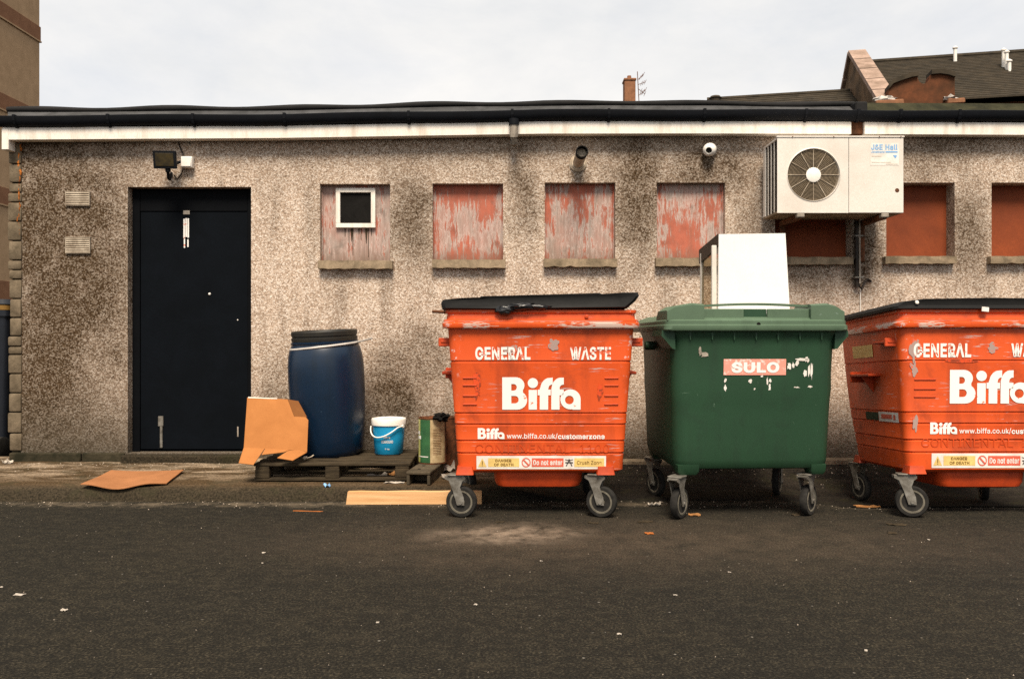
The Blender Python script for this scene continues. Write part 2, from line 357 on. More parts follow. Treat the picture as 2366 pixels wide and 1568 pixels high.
M['door'] = simple('black_door_paint', (0.0030, 0.0044, 0.0068), (0.002, 0.003, 0.0045), 4, 0.75, 0.06)
M['door2'] = simple('black_door_frame_paint', (0.0035, 0.004, 0.0052), (0.002, 0.0025, 0.0035), 4, 0.75, 0.06)
M['stone'] = simple('grey_stone', (0.20, 0.155, 0.105), (0.085, 0.066, 0.043), 9, 0.95, 0.1, bstr=0.7, fine=70)
M['sill'] = simple('concrete_sill', (0.36, 0.27, 0.18), (0.13, 0.10, 0.065), 9, 0.9, 0.15, bstr=0.5, fine=80)
M['plinth'] = simple('mossy_plinth', (0.055, 0.045, 0.028), (0.018, 0.017, 0.010), 8, 0.95, 0.1, bstr=0.7, fine=60)
M['rust'] = simple('orange_rust', (0.60, 0.20, 0.035), (0.14, 0.040, 0.012), 16, 0.9, 0.15, bstr=0.6)
M['rusty'] = simple('rusty_steel', (0.20, 0.075, 0.032), (0.055, 0.025, 0.013), 16, 0.9, 0.2, bstr=0.5)
M['gutter'] = simple('black_gutter_plastic', (0.006, 0.007, 0.010), (0.004, 0.0045, 0.006), 6, 0.6, 0.12)
M['felt'] = simple('grey_roof_felt', (0.078, 0.078, 0.080), (0.036, 0.036, 0.036), 6, 0.9, 0.2, bstr=0.5)
M['felt_moss'] = simple('mossy_roof_felt', (0.045, 0.042, 0.022), (0.018, 0.018, 0.010), 7, 0.95, 0.1, bstr=0.6)
M['felt_edge'] = simple('black_felt_edge', (0.016, 0.015, 0.015), (0.008, 0.008, 0.008), 6, 0.8, 0.2)
M['vent'] = simple('cream_vent_plastic', (0.50, 0.43, 0.34), (0.24, 0.19, 0.14), 14, 0.8, 0.2)
M['vent_dark'] = simple('vent_shadow', (0.05, 0.04, 0.03), None, 14, 0.9, 0.1)
M['grey_pipe'] = simple('grey_pipe_plastic', (0.40, 0.35, 0.29), (0.18, 0.15, 0.12), 10, 0.6, 0.3)
M['cream_pipe'] = simple('cream_pipe_plastic', (0.68, 0.58, 0.45), (0.32, 0.25, 0.18), 10, 0.6, 0.3)
M['soot'] = simple('sooty_black', (0.012, 0.011, 0.010), None, 10, 0.9, 0.1)
M['dark_board'] = simple('rust_red_board', (0.27, 0.060, 0.018), (0.15, 0.034, 0.012), 2.2, 0.7, 0.2)
RED, WOOD = (0.44, 0.115, 0.066), (0.40, 0.32, 0.28)
for k, cov in enumerate((0.59, 0.475, 0.51, 0.465)):
    M['peel%d' % k] = mat_peel('peeling_red_paint_%d' % k, RED, WOOD if k != 2 else (0.37, 0.30, 0.26), cov, 1.7+k*2.9)
M['card'] = simple('brown_cardboard', (0.41, 0.165, 0.052), (0.34, 0.132, 0.040), 5, 0.9, 0.12, bstr=0.12, fine=120)
M['card_flat'] = simple('brown_cardboard_damp', (0.38, 0.165, 0.07), (0.28, 0.12, 0.05), 5, 0.9, 0.12, bstr=0.12, fine=120)
M['card_shade'] = simple('cardboard_inside_shade', (0.20, 0.078, 0.024), (0.16, 0.062, 0.02), 5, 0.9, 0.12)  # darker copy of the cardboard; the inner flap's shade is in its colour
M['tape'] = simple('white_tape', (0.75, 0.66, 0.56), None, 5, 0.6, 0.3, lo=0.2, hi=0.4)
M['blue'] = finish_bin(mat_bin('blue_drum_plastic', (0.0026, 0.0150, 0.0390), (0.003, 0.007, 0.012), 6.0, (0.03, 0.06, 0.10), 0.72, 0.34), 0.5)
M['drum_lid'] = simple('black_drum_lid', (0.012, 0.012, 0.012), (0.022, 0.019, 0.013), 8, 0.5, 0.35)
M['cyan'] = simple('cyan_bucket_plastic', (0.012, 0.30, 0.56), (0.010, 0.24, 0.46), 6, 0.4, 0.4, lo=0.3, hi=0.5)
M['white_plastic'] = simple('white_plastic', (0.82, 0.78, 0.72), (0.68, 0.62, 0.55), 6, 0.45, 0.4, lo=0.25, hi=0.45)
M['white_panel'] = simple('white_laminate', (0.82, 0.80, 0.775), (0.73, 0.705, 0.67), 2.4, 0.4, 0.35, bstr=0.03, lo=0.2, hi=0.6)
M['wood_dark'] = simple('weathered_dark_timber', (0.075, 0.056, 0.034), (0.026, 0.020, 0.013), 5, 0.95, 0.1, stretch=(1, 5, 5), bstr=0.5)
M['wood_grey'] = simple('weathered_grey_timber', (0.115, 0.092, 0.062), (0.045, 0.036, 0.024), 5, 0.95, 0.1, bstr=0.5)
M['pine'] = simple('pale_pine', (0.78, 0.48, 0.245), (0.58, 0.31, 0.13), 3, 0.75, 0.2, stretch=(0.6, 6, 9), bstr=0.15)
M['brown_trim'] = simple('dark_brown_trim', (0.030, 0.020, 0.014), None, 5, 0.5, 0.3)
M['paper'] = simple('litter_paper', (0.58, 0.52, 0.44), (0.34, 0.29, 0.24), 20, 0.8, 0.2)
M['leaf'] = simple('dead_leaf', (0.42, 0.20, 0.07), (0.24, 0.11, 0.04), 20, 0.9, 0.15)
M['orange_bit'] = simple('orange_litter', (0.45, 0.14, 0.03), None, 20, 0.7, 0.3)
M['grit'] = simple('pale_grit', (0.48, 0.40, 0.32), (0.22, 0.175, 0.135), 8, 0.95, 0.1)
M['navy'] = simple('dark_navy_paint', (0.010, 0.013, 0.020), (0.007, 0.009, 0.014), 4, 0.4, 0.4)
M['tan_wall'] = simple('tan_brick_wall', (0.40, 0.265, 0.155), (0.32, 0.21, 0.12), 3, 0.9, 0.1, fine=9, bstr=0.3)
M['brown_band'] = simple('brown_brick_band', (0.23, 0.115, 0.063), (0.18, 0.088, 0.048), 3, 0.9, 0.1, fine=9, bstr=0.3)
M['brown_brick'] = simple('reddish_brick', (0.30, 0.14, 0.075), (0.19, 0.09, 0.05), 6, 0.9, 0.1, fine=14, bstr=0.3)
M['sandstone'] = simple('weathered_sandstone', (0.22, 0.135, 0.075), (0.075, 0.052, 0.032), 1.4, 0.95, 0.1, fine=9, bstr=0.4)
M['coping'] = simple('pale_coping_stone', (0.42, 0.30, 0.24), (0.20, 0.14, 0.105), 2.2, 0.9, 0.1, fine=16, bstr=0.4)
M['red_stone'] = simple('red_sandstone', (0.15, 0.055, 0.026), (0.055, 0.028, 0.016), 1.7, 0.95, 0.1, fine=9, bstr=0.4)
M['slate'] = simple('brown_roof_tile', (0.060, 0.047, 0.032), (0.030, 0.025, 0.018), 3, 0.9, 0.15, fine=14, bstr=0.4)
M['lead'] = simple('pale_lead', (0.60, 0.56, 0.52), (0.35, 0.32, 0.29), 4, 0.6, 0.3)
M['floodglass'] = simple('floodlight_glass', (0.055, 0.038, 0.012), (0.02, 0.015, 0.007), 20, 0.35, 0.3)
t = NT('clear_glass'); tr = t.n.new('ShaderNodeBsdfTransparent'); tr.inputs['Color'].default_value = (0.80, 0.76, 0.68, 1)
gl = t.n.new('ShaderNodeBsdfGlossy'); gl.inputs['Roughness'].default_value = 0.05; ms = t.n.new('ShaderNodeMixShader'); ms.inputs[0].default_value = 0.06
t.link(tr.outputs[0], ms.inputs[1]); t.link(gl.outputs[0], ms.inputs[2]); t.link(ms.outputs[0], t.n['Material Output'].inputs['Surface']); M['glass'] = t.m

# ------------------------------------------------------------------ flat lettering and print
_tc = {}
try: FONT = bpy.data.fonts.load(bpy.utils.system_resource('DATAFILES', path='fonts')+'/Inter.woff2')
except Exception: FONT = None
def text_mesh(s, bold):
    key = (s, bold)
    if key in _tc: return _tc[key]
    cu = bpy.data.curves.new('t', 'FONT'); cu.body = s; cu.font = FONT or cu.font; cu.offset = bold; cu.space_character = 1.0+bold*2.4; cu.resolution_u = 3; cu.fill_mode = 'FRONT'
    ob = bpy.data.objects.new('t', cu); C.objects.link(ob)
    dg = bpy.context.evaluated_depsgraph_get(); me = ob.evaluated_get(dg).to_mesh()
    vs = [p.co.copy() for p in me.vertices]; fs = [tuple(p.vertices) for p in me.polygons]
    ob.evaluated_get(dg).to_mesh_clear(); bpy.data.objects.remove(ob); bpy.data.curves.remove(cu)
    x0 = min(p.x for p in vs); x1 = max(p.x for p in vs); y0 = min(p.y for p in vs); y1 = max(p.y for p in vs)
    _tc[key] = ([((p.x-x0)/(x1-x0), (p.y-y0)/(y1-y0)) for p in vs], fs); return _tc[key]
def text_flat(mb, s, x0, x1, z0, z1, depth, bold=0.02):       # depth(x, z) -> y of the surface
    vs, fs = text_mesh(s, bold)
    mb.add([(x0+a*(x1-x0), depth(x0+a*(x1-x0), z0+b*(z1-z0)), z0+b*(z1-z0)) for a, b in vs], fs)
def curve_fill(mb, loops, depth):                             # polygons with holes filled as one curve
    cu = bpy.data.curves.new('c', 'CURVE'); cu.dimensions = '2D'; cu.fill_mode = 'FRONT'
    for lp in loops:
        sp = cu.splines.new('POLY'); sp.points.add(len(lp)-1); sp.use_cyclic_u = True
        for p, (a, b) in zip(sp.points, lp): p.co = (a, b, 0, 1)
    ob = bpy.data.objects.new('c', cu); C.objects.link(ob)
    dg = bpy.context.evaluated_depsgraph_get(); me = ob.evaluated_get(dg).to_mesh()
    mb.add([(p.co.x, depth(p.co.x, p.co.y), p.co.y) for p in me.vertices], [tuple(p.vertices) for p in me.polygons])
    ob.evaluated_get(dg).to_mesh_clear(); bpy.data.objects.remove(ob); bpy.data.curves.remove(cu)
def rect_flat(mb, x0, x1, z0, z1, depth):
    mb.add([(x, depth(x, z), z) for x, z in ((x0, z0), (x1, z0), (x1, z1), (x0, z1))], [(0, 1, 2, 3)])
def arc(cx, cy, rx, ry, a0, a1, n=10): return [(cx+rx*math.cos(R(a0+(a1-a0)*k/n)), cy+ry*math.sin(R(a0+(a1-a0)*k/n))) for k in range(n+1)]
def logo_loops():                                             # the bold rounded wordmark, drawn in a 0..495 x 0..207 box (y up)
    L = []
    L.append([[(0, 0), (0, 207), (85, 207)]+arc(85, 155, 55, 52, 90, -35, 9)+arc(95, 60, 62, 60, 55, -90, 10),
              [(57, 122), (57, 164), (74, 164)]+arc(74, 143, 18, 21, 90, -90, 6), [(57, 40), (57, 88), (82, 88)]+arc(82, 64, 22, 24, 90, -90, 6)])
    L.append([[(167, 0), (167, 126), (219, 126), (219, 0)]]); L.append([arc(193, 170, 32, 32, 0, 345, 23)])
    f1 = [(237, 0), (237, 92), (224, 92), (224, 128), (237, 128), (237, 135)]+arc(305, 135, 64, 70, 172, 108, 7)+[(318, 205), (318, 162)]+arc(312, 138, 20, 22, 90, 170, 4)+[(290, 128), (306, 128), (306, 92), (290, 92), (290, 0)]
    L.append([f1])
    f2 = [(310, 0), (310, 92), (310.5, 128), (310.5, 135)]+arc(372, 135, 60, 70, 165, 100, 7)+[(388, 205), (388, 160)]+arc(384, 138, 22, 22, 90, 170, 4)+[(362, 128), (388, 128), (388, 92), (362, 92), (362, 0)]
    L.append([f2])
    L.append([[(444, 0), (495, 0), (495, 74)]+arc(431, 66, 64, 64, 4, 270, 22)+[(444, 3)], arc(424, 62, 28, 28, 0, 345, 18)])
    return L
def logo(mb, x0, x1, z0, z1, depth):
    sx, sz = (x1-x0)/495, (z1-z0)/207
    for loops in logo_loops(): curve_fill(mb, [[(x0+a*sx, z0+b*sz) for a, b in lp] for lp in loops], depth)

# ================================================================== THE SETTING
def smooth01(a): a = max(0.0, min(1.0, a)); return a*a*(3-2*a)
def dip(x, y): return -0.055*smooth01((x-1.9)/0.5)*smooth01((y-5.2)/0.6)
KERB = 5.66
def pave_h(x, y):
    k = 1-smooth01((x+0.15)/0.6); a = (y-KERB)/(WY-KERB)
    hi = 0.088+0.03*a; lo = 0.004+0.10*smooth01((a-0.45)/0.5)
    return (hi*k+lo*(1-k))+dip(x, y)*(1-smooth01((a-0.4)/0.5)) + 0.010*noise.noise(Vector((x*2.1, y*3.3, 0))) * (0.5+a)
def grid(xs, ys, h):
    mb = MB(); n = len(xs)
    mb.add([(x, y, h(x, y)) for y in ys for x in xs], [(j*n+i, j*n+i+1, (j+1)*n+i+1, (j+1)*n+i) for j in range(len(ys)-1) for i in range(n-1)]); return mb
xs = [-900, -200, -60, -25, -12]+[-8+0.1*i for i in range(161)]+[12, 25, 60, 200, 900]
ys = [-900, -200, -60, -20, -5, 0, 2, 3, 4, 4.6]+[5+0.08*i for i in range(23)]+[8, 12, 20, 60, 200, 900]
tag(grid(xs, ys, lambda x, y: (0.004*noise.noise(Vector((x*1.3, y*1.3, 4)))+dip(x, y)) if 4.9 < y < 6.6 and abs(x) < 8.01 else (-0.02 if y > 7 else 0)).build('road', M['asphalt'], smooth=60), kind='structure')
# pavement with a worn kerb edge
xs = [-30, -14]+[-7+0.07*i for i in range(186)]+[10, 16]; ysn = 16
mb = MB(); vs = []; rows = []
for j in range(-2, ysn+1):
    row = []
    for x in xs:
        e = KERB+0.022*noise.noise(Vector((x*1.7, 0, 9)))+0.012*noise.noise(Vector((x*7, 3, 9)))
        if j == -2: p = (x, e-0.07, -0.03)
        elif j == -1: p = (x, e-0.035, pave_h(x, e)-0.035)
        else:
            yy = e+(WY+0.25-e)*(j/ysn)**1.15; p = (x, yy, pave_h(x, min(yy, WY)))
        row.append(p)
    rows.append(row)
n = len(xs); mb.add([p for r in rows for p in r], [(j*n+i, j*n+i+1, (j+1)*n+i+1, (j+1)*n+i) for j in range(len(rows)-1) for i in range(n-1)])
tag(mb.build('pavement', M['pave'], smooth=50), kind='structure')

# ================================================================== THE OUTBUILDING
OB = thing('outbuilding', BR, 'long low roughcast outbuilding with white fascia, black gutter and boarded windows', 'building')
XL, XR = ux(48, WY), 7.6                                      # roughcast from the quoin to beyond the frame
def fas_bot(u): # fascia bottom line, photo v by u
    P = [(0, 323), (646, 319), (1256, 309), (1600, 308.5), (2000, 310), (2400, 312), (5000, 314)]
    for (a, va), (b, vb) in zip(P, P[1:]):
        if u <= b: return va+(vb-va)*(u-a)/(b-a)
    return 314
def u_of(x, y=WY): return CU+x*FPX/y
DOOR = (295, 580, 432, 1046)
WIN = [(739, 901, 425, 604, 0.07), (999, 1162, 424, 602, 0.07), (1258, 1421, 422, 600, 0.07), (1517, 1675, 422, 598, 0.07),
       (1790, 1966, 422, 596, 0.11), (2047, 2205, 422, 594, 0.13), (2290, 2452, 422, 594, 0.13)]
holes = [(ux(DOOR[0], WY), ux(DOOR[1], WY), vz(DOOR[3], WY), vz(DOOR[2], WY), 0.12)]
holes += [(ux(a, WY), ux(b, WY), vz(d, WY), vz(c, WY), e) for a, b, c, d, e in WIN]
ZB, ZT = 0.04, vz(303, WY)
gx = sorted(set([XL, XR]+[h[i] for h in holes for i in (0, 1)])); gz = sorted(set([ZB, ZT]+[h[i] for h in holes for i in (2, 3)]))
mb = MB()
for i in range(len(gx)-1):
    for j in range(len(gz)-1):
        cx, cz = (gx[i]+gx[i+1])/2, (gz[j]+gz[j+1])/2
        if any(h[0] < cx < h[1] and h[2] < cz < h[3] for h in holes): continue
        mb.add([(gx[i], WY, gz[j]), (gx[i+1], WY, gz[j]), (gx[i+1], WY, gz[j+1]), (gx[i], WY, gz[j+1])], [(0, 1, 2, 3)])
for x0, x1, z0, z1, dp in holes:
    mb.add([(x0, WY, z0), (x1, WY, z0), (x1, WY, z1), (x0, WY, z1), (x0, WY+dp+.03, z0), (x1, WY+dp+.03, z0), (x1, WY+dp+.03, z1), (x0, WY+dp+.03, z1)],
           [(0, 4, 5, 1), (1, 5, 6, 2), (2, 6, 7, 3), (3, 7, 4, 0)])
# side wall and back so that the block is solid
mb.add([(XL, WY, ZB), (XL, WY+.06, ZB), (XL, WY+.06, ZT), (XL, WY, ZT)], [(0, 1, 2, 3)])
wall = mb.build('wall', M['roughcast'], OB, BR)
XQ = ux(22, WY)
mb = MB(); mb.box(XQ+.03, XR, WY+.2, 11.5, 0.0, ZT-.02); mb.build('wall_core', M['stone'], OB, BR)
# quoin stones of the exposed corner, one by one
js = [340, 411, 458, 482, 506, 554, 602.5, 651, 675, 698.5, 747, 794, 840, 866, 886, 934, 982, 1030, 1082, 1127]
for k in range(len(js)-1):
    z1, z0 = vz(js[k]/1.0825, WY), vz(js[k+1]/1.0825, WY)
    mb = MB(); o = random.uniform(-.010, .012); r = random.uniform(-.006, .006)
    mb.box(XQ+o, XL+.012+r*.5, WY-.012-abs(r), WY+.24, z0+.004, z1-.005, 0.012, seg=2)
    mb.build('quoin_stone', M['stone'], OB, BR, 40)
mb = MB(); mb.box(XQ+.022, XL+.004, WY+.004, WY+.22, ZB, ZT); mb.build('quoin_mortar', M['plinth'], OB, BR)
# orange rust bleeding down the corner
mb = MB()
for k in range(24):
    v = 327+k*9.4+random.uniform(-3, 3); u = 44.5+2.5*math.sin(k*.9)+random.uniform(-2, 2); w_ = random.uniform(.35, 1.0)*(1-k/34)
    lump(mb, pt(u, v, WY-.012), .014*w_, .007, random.uniform(.012, .034)*(.6+.4*w_), .45, 2.2, k, 9, 7)
for u, v in ((29, 329), (35, 328), (41, 329)): lump(mb, pt(u, v, WY-.014), .016, .008, .008, .4, 2.2, u, 9, 7)
mb.build('rust_streak', M['rust'], OB, BR, 60)
# plinth: low dark blocks left of the door, a pale concrete ledge to the right
for u0, u1, v0, v1 in ((24, 190, 1044, 1073), (192, 290, 1044, 1070), (24, 160, 1074, 1090), (162, 290, 1072, 1088)):
    mb = MB(); mb.box(ux(u0, WY)+.003, ux(u1, WY)-.003, WY-.028, WY+.05, vz(v1, WY), vz(v0, WY)-.004, .008); mb.build('plinth_block', M['plinth'], OB, BR, 40)
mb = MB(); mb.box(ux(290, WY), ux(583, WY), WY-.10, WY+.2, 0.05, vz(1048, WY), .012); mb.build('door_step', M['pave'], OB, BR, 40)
x = ux(584, WY)
k = 0
while x < XR-.1:
    w = 0.9+0.07*math.sin(k*2.3); x1 = min(x+w, XR)
    mb = MB(); mb.box(x+.004, x1-.004, WY-.085, WY+.05, 0.03, vz(1058, WY)+.006*math.sin(k*1.7), .012); mb.build('ledge_block', M['sill'], OB, BR, 40); x = x1; k += 1
# windows: boards, sills
for k, (a, b, c, d, dp) in enumerate(WIN):
    x0, x1, z0, z1 = ux(a, WY), ux(b, WY), vz(d, WY), vz(c, WY)
    mat = M['peel%d' % k] if k < 4 else M['dark_board']
    mb = MB(); mb.box(x0-.005, x1+.005, WY+dp, WY+dp+.02, z0-.01, z1+.005)
    bo = mb.build('window_board', mat, OB, BR)
    if k < 4:
        bo['label'] = ['board with peeling pink paint and a small white-framed vent opening', 'board with flaking red paint over grey wood', 'board with worn grey wood and red paint remains', 'board with flaking red paint streaked grey'][k]
        for e in ((x0, x0+.013, z0, z1), (x1-.013, x1, z0, z1)):
            mb = MB(); mb.box(e[0], e[1], WY+dp-.012, WY+dp+.002, e[2], e[3], .003); mb.build('window_bead', mat, bo, BR)
    # sill with a broken lower edge
    sx0, sx1 = ux(a-(5 if k == 0 else 2), WY-.06), ux(b+5, WY-.06); zt = z0+.002
    zb = zt-(.068 if k < 4 else .062)
    mb = MB(); n = 14; top = []; bot = []
    for i in range(n+1):
        xx = sx0+(sx1-sx0)*i/n; chip = (.012*max(0, math.sin(i*1.9+k*2.2))**4 if k in (2, 6) else .003*math.sin(i*2.1+k))
        bot.append((xx, zb+chip)); top.append((xx, zt+.002*math.sin(i*1.3+k)))
    mb.prism(bot+top[::-1], WY-.062, WY+dp+.005); mb.build('window_sill', M['sill'], OB, BR)
# the small white-framed opening in the first board
y0 = WY+.07; a, b, c, d = 777, 868, 436, 527
mb = MB(); w = 10
for e in ((a, b, c, c+w), (a, b, d-w, d), (a, a+w, c+w, d-w), (b-w, b, c+w, d-w)):
    mb.box(ux(e[0], y0), ux(e[1], y0), y0-.03, y0, vz(e[3], y0), vz(e[2], y0), .002)
vf = mb.build('vent_frame', M['white_paint'], OB, BR)
mb = MB(); mb.box(ux(a+w, y0), ux(b-w, y0), y0-.008, y0-.002, vz(d-w, y0), vz(c+w, y0)); mb.build('vent_opening', M['soot'], OB, BR)
mb = MB()
for u, L, wd in ((797, 18, .004), (806, 52, .003), (812, 30, .009), (815, 62, .004), (829, 12, .005), (834, 26, .003), (846, 34, .011), (851, 66, .0035), (858, 16, .004)):
    p = pt(u, 528, y0-.0025); zz = L*WY/FPX
    mb.slab([p+Vector((-wd, 0, 0)), p+Vector((wd, 0, 0)), p+Vector((wd*.8, 0, -zz*.35)), p+Vector((.002, 0, -zz)), p+Vector((-.002, 0, -zz)), p+Vector((-wd*.7, 0, -zz*.4))], -.0015)
mb.build('soot_drip', M['wood_dark'], OB, BR)
# fascia boards, gutter, brackets, roof edge
YF = WY-.05
def fpt(u, dv, y): return pt(u, fas_bot(u)+dv, y)
def strip(us, dv0, dv1, y0, y1):                              # a board that follows the roof line
    secs = []
    for u in us:
        a = fpt(u, dv0, y0); b = fpt(u, dv1, y0); secs.append([Vector((a.x, y0, a.z)), Vector((a.x, y1, a.z)), Vector((b.x, y1, b.z)), Vector((b.x, y0, b.z))])
    return MB().loft(secs)
def ur(a, b, n=24): return [a+(b-a)*i/n for i in range(n+1)]
strip(ur(6, 1178), 0, -28, YF-.06, YF+.03).build('fascia_board', M['white_paint'], OB, BR)
strip(ur(1196, 1966), 0, -28, YF-.06, YF+.03).build('fascia_board', M['white_paint'], OB, BR)
strip(ur(1997, 3300), 0, -28, YF-.06, YF+.03).build('fascia_board', M['white_paint'], OB, BR)
strip([1178, 1196], 0, -28, YF-.045, YF+.03).build('fascia_joint', M['white_paint'], OB, BR)
strip([1966, 1997], 0, -30, YF-.03, YF+.03).build('rusty_wall_plate', M['rusty'], OB, BR)
mb = MB(); a = fpt(6, 0, YF); mb.box(ux(4, YF-.06), ux(20, YF-.06), YF-.063, YF+.03, vz(346, YF-.06), vz(297, YF-.06), .003); mb.build('fascia_return', M['white_paint'], OB, BR)
strip(ur(10, 3300), 4, -6, YF+.032, WY+.05).build('soffit', M['brown_trim'], OB, BR)
YG = YF-.062
def gutter(us):
    secs = []
    for u in us:
        c = fpt(u, -51+1.2*math.sin(u*.013), YG); r = .052; s = []
        for k in range(9): a = R(180+180*k/8); s.append(Vector((c.x, YG+r*math.cos(a), c.z+r*1.55*math.sin(a))))
        for k in range(9): a = R(360-180*k/8); s.append(Vector((c.x, YG+(r-.006)*math.cos(a), c.z+.004+(r-.006)*1.55*math.sin(a))))
        secs.append(s)
    return MB().loft(secs)
gutter(ur(0, 3300, 60)).build('gutter', M['gutter'], OB, BR, 40)
# square black eaves board behind and above the gutter
strip(ur(8, 3300, 40), -24, -50, YF+.004, YF+.05).build('eaves_board', M['gutter'], OB, BR)
for u in (40, 255, 450, 660, 945, 1183, 1405, 1625, 1858, 1978, 2075, 2210, 2430, 2650):
    c = fpt(u, -51, YG); mb = MB(); r = .057; s = []
    for sgn in (-.011, .011):
        s.append([Vector((c.x+sgn, YG+r*math.cos(R(180+180*k/8)), c.z+r*1.60*math.sin(R(180+180*k/8)))) for k in range(9)]+[Vector((c.x+sgn, YF+.003, c.z+.01)), Vector((c.x+sgn, YG-r, c.z+.01))])
    mb.loft(s); mb.build('gutter_bracket', M['gutter'], OB, BR)
# outlet stub under the gutter
mb = MB(); c = pt(1187, 300, YF-.06)
mb.tube([pt(1187, 280, YF-.10), pt(1187, 296, YF-.10), pt(1187, 316, YF-.09), pt(1187, 327, YF-.06), pt(1187, 332, YF+.0)], [.034, .034, .034, .034, .03], 14)
mb.build('gutter_outlet', M['grey_pipe'], OB, BR, 50)
mb = MB(); mb.tube([pt(1187, 276, YF-.10), pt(1187, 290, YF-.10)], .042, 14); mb.build('outlet_collar', M['gutter'], OB, BR, 50)
# felt apron leaning back, its dark rolled edge, then the flat roof
def roofline(u): return 15.5-(math.sin(u*.004)*1.0+math.sin(u*.0113)*.7)
secs = []; us = ur(18, 1972, 60)
for u in us:
    a = fpt(u, -50, YF+.03); b = pt(u, fas_bot(u)-50-roofline(u), YF+.16)
    secs.append([a, Vector((a.x, a.y+.01, a.z-.03)), Vector((b.x, b.y, b.z-.03)), b])
MB().loft(secs).build('roof_felt', M['felt'], OB, BR)
mb = MB(); pp = [pt(u, fas_bot(u)-53-roofline(u)-1.5*math.sin(u*.02), YF+.16) for u in us]
mb.tube(pp, [.026+.004*math.sin(i*.7) for i in range(len(pp))], 8); mb.build('roof_edge_roll', M['felt_edge'], OB, BR, 60)
secs = []
for u in ur(1990, 3300, 20):
    a = fpt(u, -48, YF+.03); b = pt(u, fas_bot(u)-72, YF+.2); secs.append([a, Vector((a.x, a.y+.01, a.z-.03)), Vector((b.x, b.y, b.z-.03)), b])
MB().loft(secs).build('mossy_felt', M['felt_moss'], OB, BR)
mb = MB(); mb.box(ux(1968, YF+.1), ux(1996, YF+.1), YF+.03, YF+.25, vz(262, YF), vz(232, YF), .01); mb.build('roof_step_flashing', M['felt_edge'], OB, BR)
mb = MB(); mb.box(ux(20, WY)+.02, XR, YF+.17, 11.5, ZT-.02, vz(262, WY)); mb.build('roof', M['felt'], OB, BR)
# door: black leaf set back, header, frame, sticker, bolt, spots
dx0, dx1, dz0, dz1, dd = holes[0]
YD = WY+dd
mb = MB(); mb.box(dx0-.005, dx1+.005, YD+.012, YD+.03, dz0-.02, dz1+.01); mb.build('door_header', M['door2'], OB, BR)
mb = MB(); mb.box(ux(328.8, YD), ux(574.4, YD), YD-.03, YD+.012, vz(1036, YD), vz(490.6, YD), .002); door = mb.build('door', M['door'], OB, BR)
mb = MB()
mb.box(dx0, ux(328, YD), YD-.040, YD+.012, dz0, dz1, .002); mb.box(ux(575, YD), dx1, YD-.040, YD+.012, dz0, dz1, .002)
mb.box(ux(328, YD)+.001, ux(575, YD)-.001, YD-.037, YD+.012, vz(490, YD), dz1, .004); mb.build('door_frame', M['door2'], OB, BR)
def dpart(name, mat, mbx): o = mbx.build(name, mat, door, BR); return o
yd = YD-.0315
mb = MB()
for k, (a, b, c, d) in enumerate(((423, 437, 504, 550), (424, 436, 551, 574))):
    for s in range(3):
        if k == 1 and s == 1: continue
        uu0 = a+s*(b-a)/3+.5; rect_flat(mb, ux(uu0, yd), ux(uu0+(b-a)/3-1, yd), vz(d-random.uniform(0, 4), yd), vz(c+random.uniform(0, 2), yd), lambda x, z: yd)
dpart('sticker', M['white_worn2'], mb)
mb = MB(); rect_flat(mb, ux(422, YD-.048), ux(437, YD-.048), vz(497, YD), vz(488, YD), lambda x, z: YD-.0385); mb.build('sticker_corner', M['grey_pipe'], OB, BR)
mb = MB(); mb.box(ux(366, yd), ux(378, yd), yd-.012, yd+.003, vz(984, yd), vz(961, yd), .003); mb.box(ux(370, yd), ux(376, yd), yd-.010, yd+.003, vz(1034, yd), vz(983, yd), .003)
dpart('bolt', M['galv'], mb)
mb = MB(); mb.lathe([(0, .009), (.008, .007), (.011, 0)], axis_matrix(pt(484, 679, yd), (0, -1, 0)), 12); mb.lathe([(0, .005), (.005, .003), (.006, 0)], axis_matrix(pt(549, 739, yd), (0, -1, 0)), 10)
dpart('screw_cap', M['white_plastic'], mb)
mb = MB(); mb.box(ux(548, yd), ux(551, yd), yd-.003, yd+.002, vz(1008, yd), vz(985, yd)); dpart('scratch', M['grey_pipe'], mb)
# vent grilles, slat by slat
for (u0, u1, v0, v1, nn) in ((153, 209, 443, 476, 6), (153, 210, 548, 586, 7)):
    mb = MB(); x0, x1, z0, z1 = ux(u0, WY), ux(u1, WY), vz(v1, WY), vz(v0, WY)
    mb.box(x0, x1, WY-.004, WY+.004, z0, z1); vg = mb.build('vent_grille', M['vent_dark'], OB, BR)
    mb = MB(); f = .006
    for e in ((x0, x0+f, z0, z1), (x1-f, x1, z0, z1), (x0+f, x1-f, z0, z0+f), (x0+f, x1-f, z1-f, z1)): mb.box(e[0], e[1], WY-.018, WY-.003, e[2], e[3], .001)
    mb.build('vent_frame', M['vent'], vg, BR)
    for k in range(nn):
        zc = z0+f+(z1-z0-2*f)*(k+.5)/nn; h = (z1-z0)/nn*.30
        mb = MB(); Mx = Matrix.Translation((0, WY-.011, zc)) @ Matrix.Rotation(R(-28), 4, 'X')
        mb.box(x0+f, x1-f, -.006, .006, -h, h, 0, Mx); mb.build('slat', M['vent'], vg, BR)

